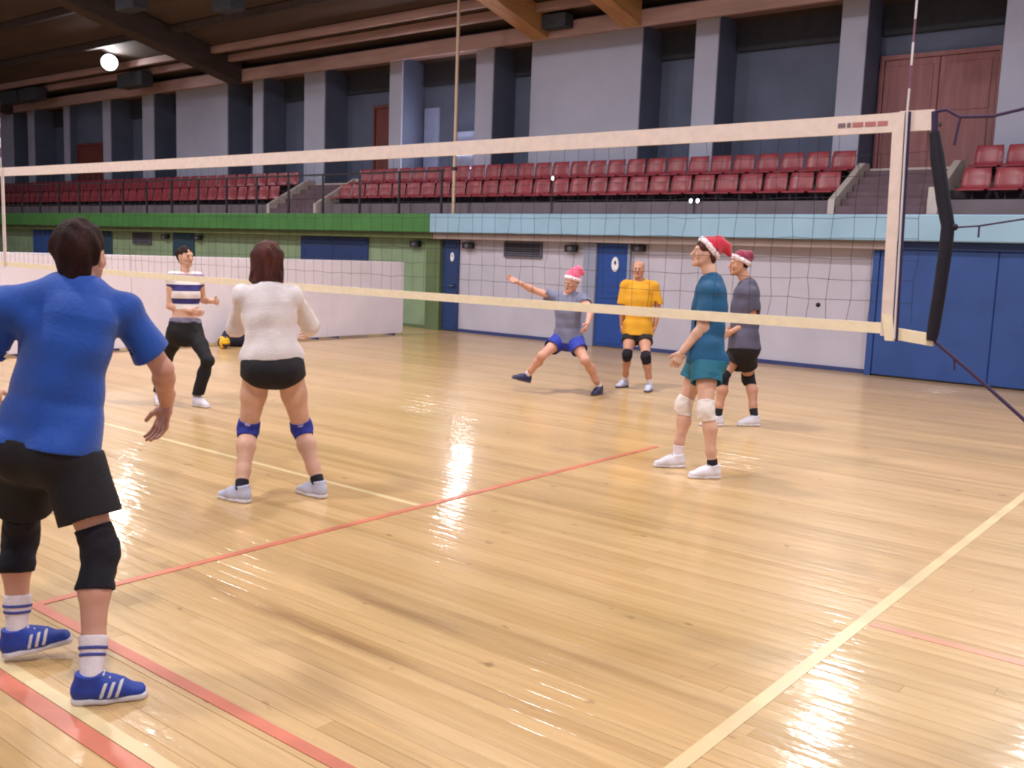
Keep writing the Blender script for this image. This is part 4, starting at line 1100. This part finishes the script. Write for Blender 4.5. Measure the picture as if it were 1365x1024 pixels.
    for q in 'LR':
        hd = sp.get('hand'+q, {}); d = nrm(wr[q]-elb[q])
        if 'to' in hd: d = nrm(at_depth(*hd['to'], depth_of(wr[q])+hd.get('dz', 0))-wr[q])
        inward = Rc*(-1 if q == 'R' else 1)
        palm = hd.get('palm', None); palm = inward if palm is None else palm[0]*Rc+palm[1]*CF+palm[2]*UP
        gg = Grid(*bbox([wr[q]-d*0.06, wr[q]+d*0.2], 0.075), 0.0032); hand(gg, wr[q], d, np.asarray(palm, float), CF+UP*0.2+inward*0.2, hd.get('curl', 0.45), hd.get('size', 0.93 if fem else 1.0)*s)
        grids.append(gg)
    body = sdf_object('person', grids, MT[sp['skin']], None, base)
    tag(body, label, 'person', 'volleyball players on the court')
    face_parts(P, fh, rh, uh, hs, body, base, sp.get('browm', 'brow'))

    def garment(name, m, fn, amp=0.003, seed=1, lab=None, h=None, folds=(26, 18), pts=None):
        lo, hi = bbox(pts if pts is not None else allp, 0.2*s); gg = Grid(lo, hi, h or hv); cuts = fn(gg)
        if amp: gg.folds(amp, folds[0], folds[1], seed)
        if isinstance(cuts, list):
            for c in cuts: gg.plane(*c) if c else None
        o = sdf_object(name, [gg], MT[m], body, base)
        if lab: o['label'] = lab
        return o
    # top
    hem = sp.get('hem', -0.06); sl = sp.get('sleeve', 0.55); loose = sp.get('loose', 0.012)
    def top_fn(gg):
        torso(gg, 0.012*s, 0.025, 0.0, 1.0, loose); shoulders(gg, 0.015*s, 0.025)
        bl = sp.get('botloose', 0.018)*s
        if hem < 0.03:
            for sg in (1, -1): gg.ball(PEL-F*0.055*s+Rp*sg*0.075*s-UP*0.02*s, 0.095*s+bl+0.006, 0.03)
            for q in 'LR': gg.ball(hip[q], 0.092*lm+bl+0.005, 0.03)
            gg.sec(sp_pt(-0.08), sp_pt(0.16), TW[0][1]*girth+bl+0.012, TW[0][2]*girth+bl*1.2+0.012, TW[1][1]*girth+0.018, TW[1][2]*girth+0.018, Rp, 0.03)
        if hem < 0: gg.sec(sp_pt(hem-0.05), sp_pt(0.12), TW[0][1]*girth+0.016*s+loose, TW[0][2]*girth+0.03*s+loose, TW[1][1]*girth+0.014*s+loose, TW[1][2]*girth+0.016*s+loose, Rp, 0.03)
        for q in 'LR':
            a, e = sh[q], elb[q]; fl = sp.get('flare', 0.022)*s
            if sl <= 1.0:
                m_ = a+(e-a)*sl; gg.ball(a, (0.062 if fem else 0.069)*s, 0.02); gg.cone(a, m_, 0.064*cut+loose*0.5, 0.052*cut+fl, 0.02, cut=1)
                gg.cone(m_-nrm(e-a)*0.03, m_+nrm(e-a)*0.03, 0.050*cut+fl-0.009, 0.050*cut+fl-0.009, 0.0, sub=True)
            else:
                gg.ball(a, (0.062 if fem else 0.069)*s, 0.02); gg.cone(a, e, 0.062*cut+loose*0.5, 0.048*cut+fl, 0.02); m_ = e+(wr[q]-e)*(sl-1)
                gg.cone(e, m_, 0.050*cut+fl, 0.040*cut+fl*0.6, 0.02, cut=1)
        nb = NECK+(HC-NECK)*0.1
        gg.ell(NECK+spine*0.055*s+sp_fwd(1)*0.045*s, (Rc, sp_fwd(1), spine), (0.072*s, 0.09*s, 0.062*s), 0.01, sub=True)
        return [(sp_pt(hem), -spine)]
    top = garment(sp.get('topname', 'shirt'), sp['top'], top_fn, sp.get('fold', 0.004), sp.get('seed', 3), sp.get('toplab'))
    # bottoms
    ln = sp['legs']       # share of the thigh covered, >1 goes on down the shin
    def bot_fn(gg):
        lo2 = sp.get('botloose', 0.018)*s; tp = sp.get('waist', 0.16); cuts = []
        gg.sec(sp_pt(-0.05), sp_pt(tp), TW[0][1]*girth+lo2, TW[0][2]*girth+lo2*1.2, TW[1][1]*girth+0.016*s, TW[1][2]*girth+0.016*s, Rp, 0.03, cut=1)
        for q, sg in (('R', 1), ('L', -1)):
            gg.ball(PEL-F*0.055*s+Rp*sg*0.075*s-UP*0.02*s, 0.095*s+lo2, 0.05)
            hp, kn, an = hip[q], knee[q], ank[q]
            if ln <= 1:
                e = hp+(kn-hp)*ln; rr = (0.076+(0.054-0.076)*max(0, (ln-.45)/.55))*lm+lo2*1.5+sp.get('hemflare', 0.012); t = nrm(kn-hp)
                gg.cone(hp, e, 0.092*lm+lo2, rr, 0.03, cut=1)
                gg.cone(e-t*0.03, e+t*0.04, rr-0.012, rr-0.012, 0.0, sub=True)
            else:
                leg_prims(gg, q, lo2); t = nrm(an-kn)
                gg.cone(kn+(an-kn)*0.4, kn+(an-kn)*0.9, 0.054*lm+lo2, 0.046*lm+lo2*1.5, 0.03)
        if hem < 0.12 and not sp.get('lunge'): cuts.append((sp_pt(hem+0.035), spine))
        if ln > 1: cuts.append((np.array([0, 0, 0.125*s]), -UP))
        return cuts
    bot = garment(sp.get('botname', 'shorts'), sp['bot'], bot_fn, sp.get('botfold', 0.002), sp.get('seed', 3)+5, sp.get('botlab'), h=0.0055, pts=list(hip.values())+list(knee.values())+list(ank.values())+[sp_pt(0.2)])
    if 'band' in sp:
        t0, t1, bm = sp['band']
        def bf(gg): gg.sec(sp_pt(t0), sp_pt(t1), 0.166*girth+0.012, 0.112*girth+0.016, 0.150*girth+0.012, 0.106*girth+0.014, Rp, 0, cut=3)
        garment('waistband', bm, bf, 0, pts=[sp_pt(t0), sp_pt(t1)])
    # knee pads, socks, shoes
    for q in 'LR':
        kn, hp, an = knee[q], hip[q], ank[q]; tu, tdn = nrm(hp-kn), nrm(an-kn); fr = nrm(F-tdn*(F@tdn))
        pad = sp.get('pad'+q, sp.get('pad'))
        if pad:
            m_, up_, dn_ = pad
            def pf(gg):
                leg_prims(gg, q, 0.009*s)
                gg.sec(kn+tu*up_*0.6*s+fr*0.03*s, kn+tdn*dn_*0.5*s+fr*0.03*s, 0.050*lm, 0.042*lm, 0.046*lm, 0.042*lm, np.cross(tu, fr), 0.02)
                return [(kn+tu*up_*s, tu), (kn+tdn*dn_*s, tdn)]
            ko = garment('knee_pad', m_, pf, 0.0018, 9, h=min(hv, 0.006), pts=[kn+tu*0.12, kn+tdn*0.2], folds=(60, 90))
            if sp.get('padpatch'):
                c = kn-fr*0.068*lm
                gg = Grid(*bbox([c], 0.06), 0.004); gg.ell(c, (tu, fr, nrm(np.cross(tu, fr))), (0.014*s, 0.016*s, 0.030*s), 0); sdf_object('patch', [gg], MT[sp['padpatch']], ko, base)
        sock = sp.get('sock'+q, sp.get('sock'))
        if sock:
            m_, h_ = sock[:2]
            def sf(gg):
                leg_prims(gg, q, 0.005*s, thigh=False); return [(an-tdn*h_*s, -tdn), (an-UP*0.04*s, -UP)]
            so = garment('sock', m_, sf, 0.001, 4, h=min(hv, 0.006), pts=[an, an-tdn*h_])
            for b_ in sock[2:]:
                c = an-tdn*(h_-b_)*s; gg = Grid(*bbox([c], 0.08), 0.0035); leg_prims(gg, q, 0.0075*s, thigh=False); gg.plane(c-tdn*0.006*s, -tdn); gg.plane(c+tdn*0.006*s, tdn); sdf_object('band', [gg], MT['sock_band'], so, base)
        ff = heading(sp.get('foot'+q, sp['heading'])); tp = math.radians(sp.get('toe'+q, 0))
        f2 = ff*math.cos(tp)+UP*math.sin(tp); u2 = UP*math.cos(tp)-ff*math.sin(tp)
        sm, som = sp.get('shoe'+q, sp['shoe'])
        shoe(q, an, f2, u2, s*sp.get('ss', 1.0), sm, som, body, base, sp.get('stripes', False), min(hv, 0.006))
    # hair and hat
    hr = sp.get('hair')
    hb = [P(a, b, c) for a in (-.14, .13) for b in (-.11, .11) for c in (-.22, .16)]
    if hr:
        kind, hm = hr
        def hf(gg):
            A = (fh, rh, uh)
            if kind == 'short':
                gg.ell(P(-0.018, 0, 0.040), A, (0.104*hs, 0.086*hs, 0.093*hs), 0.02); gg.sec(P(-0.05, 0, 0.02), P(-0.052, 0, -0.075), 0.079*hs, 0.056*hs, 0.054*hs, 0.040*hs, rh, 0.03)
                gg.ell(P(0.10, 0, -0.045), A, (0.085*hs, 0.12*hs, 0.095*hs), 0.015, sub=True)
                gg.ell(P(0.02, 0.09, -0.02), A, (0.035*hs, 0.03*hs, 0.045*hs), 0.01, sub=True); gg.ell(P(0.02, -0.09, -0.02), A, (0.035*hs, 0.03*hs, 0.045*hs), 0.01, sub=True)
            elif kind == 'thin':
                gg.ell(P(-0.016, 0, 0.026), A, (0.098*hs, 0.0795*hs, 0.090*hs), 0.02); gg.ell(P(0.07, 0, 0.05), A, (0.10*hs, 0.2*hs, 0.13*hs), 0.01, sub=True)
                gg.plane(P(0, 0, -0.05), -uh)
                gg.ell(P(-0.0, 0, 0.13), A, (0.09*hs, 0.07*hs, 0.06*hs), 0.01, sub=True)
            elif kind == 'bob':
                gg.ell(P(-0.018, 0, 0.036), A, (0.108*hs, 0.092*hs, 0.096*hs), 0.02)
                gg.sec(P(-0.045, 0, 0.02), P(-0.055, 0, -0.155), 0.094*hs, 0.062*hs, 0.104*hs, 0.050*hs, rh, 0.04, cut=1)
                for b in (-1, 1): gg.sec(P(0.0, 0.072*b, 0.02), P(-0.005, 0.088*b, -0.14), 0.03*hs, 0.045*hs, 0.024*hs, 0.035*hs, rh, 0.03)
                gg.ell(P(0.115, 0, -0.035), A, (0.085*hs, 0.062*hs, 0.10*hs), 0.02, sub=True)
            elif kind == 'tied':
                gg.ell(P(-0.016, 0, 0.034), A, (0.100*hs, 0.081*hs, 0.090*hs), 0.02); gg.sec(P(-0.04, 0, 0.0), P(-0.05, 0, -0.05), 0.074*hs, 0.055*hs, 0.05*hs, 0.04*hs, rh, 0.03)
                gg.ball(P(-0.125, 0, 0.03), 0.038*hs, 0.02)
                gg.ell(P(0.105, 0, -0.035), A, (0.085*hs, 0.11*hs, 0.092*hs), 0.015, sub=True)
                for b in (-1, 1): gg.ell(P(0.01, 0.09*b, -0.02), A, (0.03*hs, 0.025*hs, 0.04*hs), 0.01, sub=True)
        garment('hair', hm, hf, 0.0035, 8, h=max(0.0035, hv*0.6), pts=hb, folds=(110, 60))
    hat = sp.get('hat')
    if hat:
        hm, tilt, pts_, tl = hat
        ct, st = math.cos(math.radians(tilt)), math.sin(math.radians(tilt))
        hu = nrm(uh*ct-fh*st); hf_ = nrm(fh*ct+uh*st)
        c0 = P(-0.012, 0, 0.030)
        def brim(gg):
            n = 20
            for i in range(n):
                a0, a1 = 2*math.pi*i/n, 2*math.pi*(i+1)/n
                q = lambda a: c0+hu*0.020*hs+(hf_*math.cos(a)*0.096+rh*math.sin(a)*0.081)*hs
                gg.cone(q(a0), q(a1), 0.022*hs, 0.022*hs, 0.01)
        hp_ = garment('hat', hm, lambda gg: ([gg.ell(c0+hu*0.02*hs, (hf_, rh, hu), (0.100*hs, 0.085*hs, 0.092*hs), 0.0), gg.plane(c0+hu*0.012*hs, -hu)] + [gg.cone(at_depth(*a[:2], depth_of(HC)+a[3]), at_depth(*b[:2], depth_of(HC)+b[3]), a[2]*hs, b[2]*hs, 0.03) for a, b in zip(pts_[:-1], pts_[1:])]),
                      0.002, 6, tl, h=0.0045, pts=[P(a, b, c) for a in (-.2, .15) for b in (-.15, .15) for c in (-.05, .3)]+[at_depth(a[0], a[1], depth_of(HC)) for a in pts_], folds=(50, 40))
        gg = Grid(*bbox([P(a, b, c) for a in (-.15, .13) for b in (-.12, .12) for c in (-.12, .16)], 0.03), 0.0045); brim(gg); gg.folds(0.0025, 160, 160, 2)
        sdf_object('hat_trim', [gg], MT['hat_trim'], hp_, base)['label'] = 'white fleece hat trim'
        if sp.get('pompom'):
            x, yv, r_ = sp['pompom']; c = at_depth(x, yv, depth_of(HC)+pts_[-1][3]); gg = Grid(*bbox([c], r_+0.02), 0.0045); gg.ball(c, r_, 0); gg.folds(0.003, 160, 160, 3)
            sdf_object('pompom', [gg], MT[sp.get('pommat', 'hat_trim')], hp_, base)
    return body

build_person('man in royal blue jersey and black shorts seen from behind, stepping to his right', dict(
    heading=-12, head=0, pitch=0, skin='skin_pink', h=0.006, s=1.0, girth=1.0, shw=1.02,
    pelvis=(64, 592), neck=(104, 378), lean=0.02, headc=(108, 340), headdz=0.02, hs=1.08,
    ankR=(121, 903), ankL=(22, 842, 0.12), footR=-72, footL=-66, toeL=8,
    kneeR=(134, 735), kneeL=(27, 712), shR=(163, 414), shL=(9, 410),
    elbR=(217, 492, 1), wrR=(222, 540, 1), handR=dict(to=(211, 585), curl=0.35, dz=0.02, palm=(-0.45, -1, 0), size=1.1), elbL=(-28, 492, 1), wrL=(-12, 530, 1), handL=dict(curl=0.7),
    top='blue_shirt', sleeve=0.72, hem=-0.02, loose=0.016, flare=0.026, fold=0.006, toplab='royal blue short sleeved jersey', seed=11,
    bot='black_cloth', legs=0.69, botloose=0.024, hemflare=0.016, botlab='knee length black shorts',
    pad=('black_knit', 0.10, 0.15), sock=('white_sock', 0.15, 0.045, 0.07), shoe=('blue_shoe', 'sole'), stripes=True, hair=('short', 'hair_dark')))

build_person('woman in loose white sweater and tiny black shorts seen from behind, legs apart', dict(
    heading=12, head=20, pitch=0, female=True, skin='skin', h=0.006, s=1.03, girth=1.0, shw=0.95,
    pelvis=(364, 489), neck=(357, 384), headc=(356, 346), lean=0.0, headdz=0.02, hs=1.03, headroll=2, lm=1.10,
    ankL=(322, 650), ankR=(424, 644), footL=62, footR=55, kneeL=(331, 571), kneeR=(402, 570),
    elbL=(316, 436, 1), wrL=(309, 441, 1), elbR=(413, 434, 1), wrR=(410, 443, 1), handL=dict(curl=0.5), handR=dict(curl=0.5),
    top='white_knit', topname='sweater', sleeve=1.85, hem=0.07, loose=0.028, flare=0.018, fold=0.006, toplab='loose cream white sweater', seed=4,
    bot='black_cloth', legs=0.17, botloose=0.012, hemflare=0.006, botlab='tiny black shorts', waist=0.2,
    pad=('blue_pad', 0.055, 0.07), padpatch='pad_grey', sock=('black_sock', 0.05), shoe=('grey_shoe', 'sole'), hair=('bob', 'hair_brown')))

build_person('woman in striped top and black trousers behind the net, arms folded low', dict(
    heading=205, chest=215, head=238, female=True, skin='skin', h=0.0075, s=0.96,
    pelvis=(247, 444), neck=(247, 365), headc=(247, 342), hs=1.0,
    ankR=(211, 526), ankL=(263, 530), footR=200, footL=235, kneeR=(222, 478), kneeL=(277, 481),
    elbR=(226, 408, -1), wrR=(255, 415, -1), elbL=(271, 400, 1), wrL=(286, 402, -1), handR=dict(curl=0.4), handL=dict(curl=0.4),
    top='striped', sleeve=0.3, hem=0.38, loose=0.004, flare=0.008, shw=0.9, fold=0.002, toplab='white top with navy stripes', topname='striped_top',
    bot='black_cloth', legs=1.9, botname='trousers', botloose=0.010, botlab='close black trousers', waist=0.19, band=(0.16, 0.25, 'grey_band'),
    shoe=('white_shoe', 'sole'), hair=('tied', 'hair_dark')))

build_person('man in golden yellow jersey and dark shorts standing by the blue signed door', dict(
    heading=172, head=165, skin='skin_tan', h=0.0075, s=0.97, girth=1.03,
    pelvis=(850, 444), neck=(853, 376), headc=(851, 359), headdz=-0.03, hs=1.0, browm='hair_grey',
    ankR=(833, 507), ankL=(866, 512), footR=140, footL=160, kneeR=(836, 473), kneeL=(861, 476),
    elbR=(830, 410, 1), wrR=(829, 434, 1), elbL=(877, 411, -1), wrL=(873, 436, -1), handL=dict(to=(870, 446), curl=0.6), handR=dict(curl=0.6),
    top='gold_shirt', sleeve=0.85, hem=-0.06, loose=0.018, flare=0.03, fold=0.005, toplab='golden yellow jersey', seed=21,
    bot='black_cloth', legs=0.42, botloose=0.018, hemflare=0.002, botlab='dark shorts',
    pad=('black_knit', 0.06, 0.09), sock=('white_sock', 0.08), shoe=('grey_shoe', 'dark_sole'), hair=('thin', 'hair_grey')))

build_person('man in grey jersey and blue shorts lunging to the left in a pink hat', dict(
    heading=140, chest=150, head=135, pitch=-12, skin='skin_pink', h=0.0075, s=0.98, headroll=-8,
    pelvis=(757, 452), neck=(758, 392), headc=(762, 377), headdz=-0.06, lean=-0.12,
    ankL=(799, 516), ankR=(712, 505, 0.10), lift=('R', (703, 500), 0.0), footL=150, footR=110, toeR=14, kneeL=(780, 480), kneeR=(723, 474),
    elbR=(712, 387, -1), wrR=(690, 376, -1), handR=dict(to=(678, 370), curl=0.25), elbL=(788, 413, -1), wrL=(783, 432, -1), handL=dict(curl=0.5),
    top='grey_shirt', sleeve=0.5, hem=-0.06, loose=0.014, fold=0.005, toplab='grey blue jersey', seed=31,
    lunge=True, bot='blue_shorts', legs=0.55, botloose=0.022, hemflare=0.004, botlab='loose blue shorts',
    sock=('white_sock', 0.06), shoe=('dark_shoe', 'dark_sole'), hair=('thin', 'hair_grey'),
    hat=('hat_pink', 24, [(764, 366, 0.085, 0.0), (771, 361, 0.06, 0.02), (776, 364, 0.035, 0.03)], 'pink red felt hat')))

build_person('man in teal jersey, white knee pads and tall red hat gazing upward in profile', dict(
    heading=88, chest=84, head=90, pitch=8, skin='skin', h=0.0065, s=1.0,
    pelvis=(940, 478), neck=(949, 369), headc=(940, 338), headdz=0.0, hs=1.0,
    ankR=(903, 608), ankL=(950, 622), footR=92, footL=96, kneeR=(912, 540), kneeL=(941, 547),
    shL=(948, 388), shsL=-1, shR=(946, 384), shsR=1, elbL=(936, 437, -1), wrL=(909, 470, -1), handL=dict(to=(899, 488), curl=0.5), elbR=(952, 432, 1), wrR=(940, 466, 1), handR=dict(curl=0.5),
    top='teal_shirt', sleeve=0.8, hem=-0.06, loose=0.014, flare=0.03, fold=0.005, toplab='deep teal jersey', seed=41,
    bot='teal_shorts', legs=0.47, botloose=0.024, hemflare=0.014, botlab='bright teal shorts',
    pad=('white_pad', 0.075, 0.085), sockR=('white_sock', 0.09), sockL=('black_sock', 0.06), shoe=('white_shoe', 'sole'), hair=('short', 'hair_brown'),
    hat=('hat_red', 40, [(948, 330, 0.088, 0.0), (957, 326, 0.066, 0.0), (967, 329, 0.040, 0.0), (973, 340, 0.018, 0.0)], 'tall red felt hat with drooping tip')))

build_person('man in charcoal jersey and wine red hat standing in profile behind the teal jersey', dict(
    heading=84, chest=80, head=92, pitch=0, skin='skin_tan', h=0.0075, s=0.99, girth=1.08,
    pelvis=(991, 462), neck=(996, 376), headc=(985, 353), headdz=0.0, hs=1.0,
    ankL=(1006, 556), ankR=(957, 556), footL=100, footR=95, kneeL=(998, 504), kneeR=(963, 503),
    shL=(1000, 391), shsL=-1, elbL=(1003, 429, -1), wrL=(974, 443, -1), handL=dict(curl=0.7), elbR=(985, 428, 1), wrR=(968, 444, 1), handR=dict(curl=0.7),
    top='charcoal_shirt', sleeve=0.62, hem=-0.05, loose=0.018, flare=0.026, fold=0.005, toplab='charcoal jersey', seed=51,
    bot='black_cloth', legs=0.62, botloose=0.022, hemflare=0.010, botlab='black shorts',
    pad=('black_knit', 0.07, 0.08), sock=('black_sock', 0.09), shoe=('white_shoe', 'sole'), hair=('thin', 'hair_dark'),
    hat=('hat_wine', 25, [(990, 343, 0.08, 0.0), (998, 341, 0.05, 0.0), (1001, 343, 0.03, 0.0)], 'small wine red felt hat'), pompom=(1001, 341, 0.03), pommat='hat_wine'))
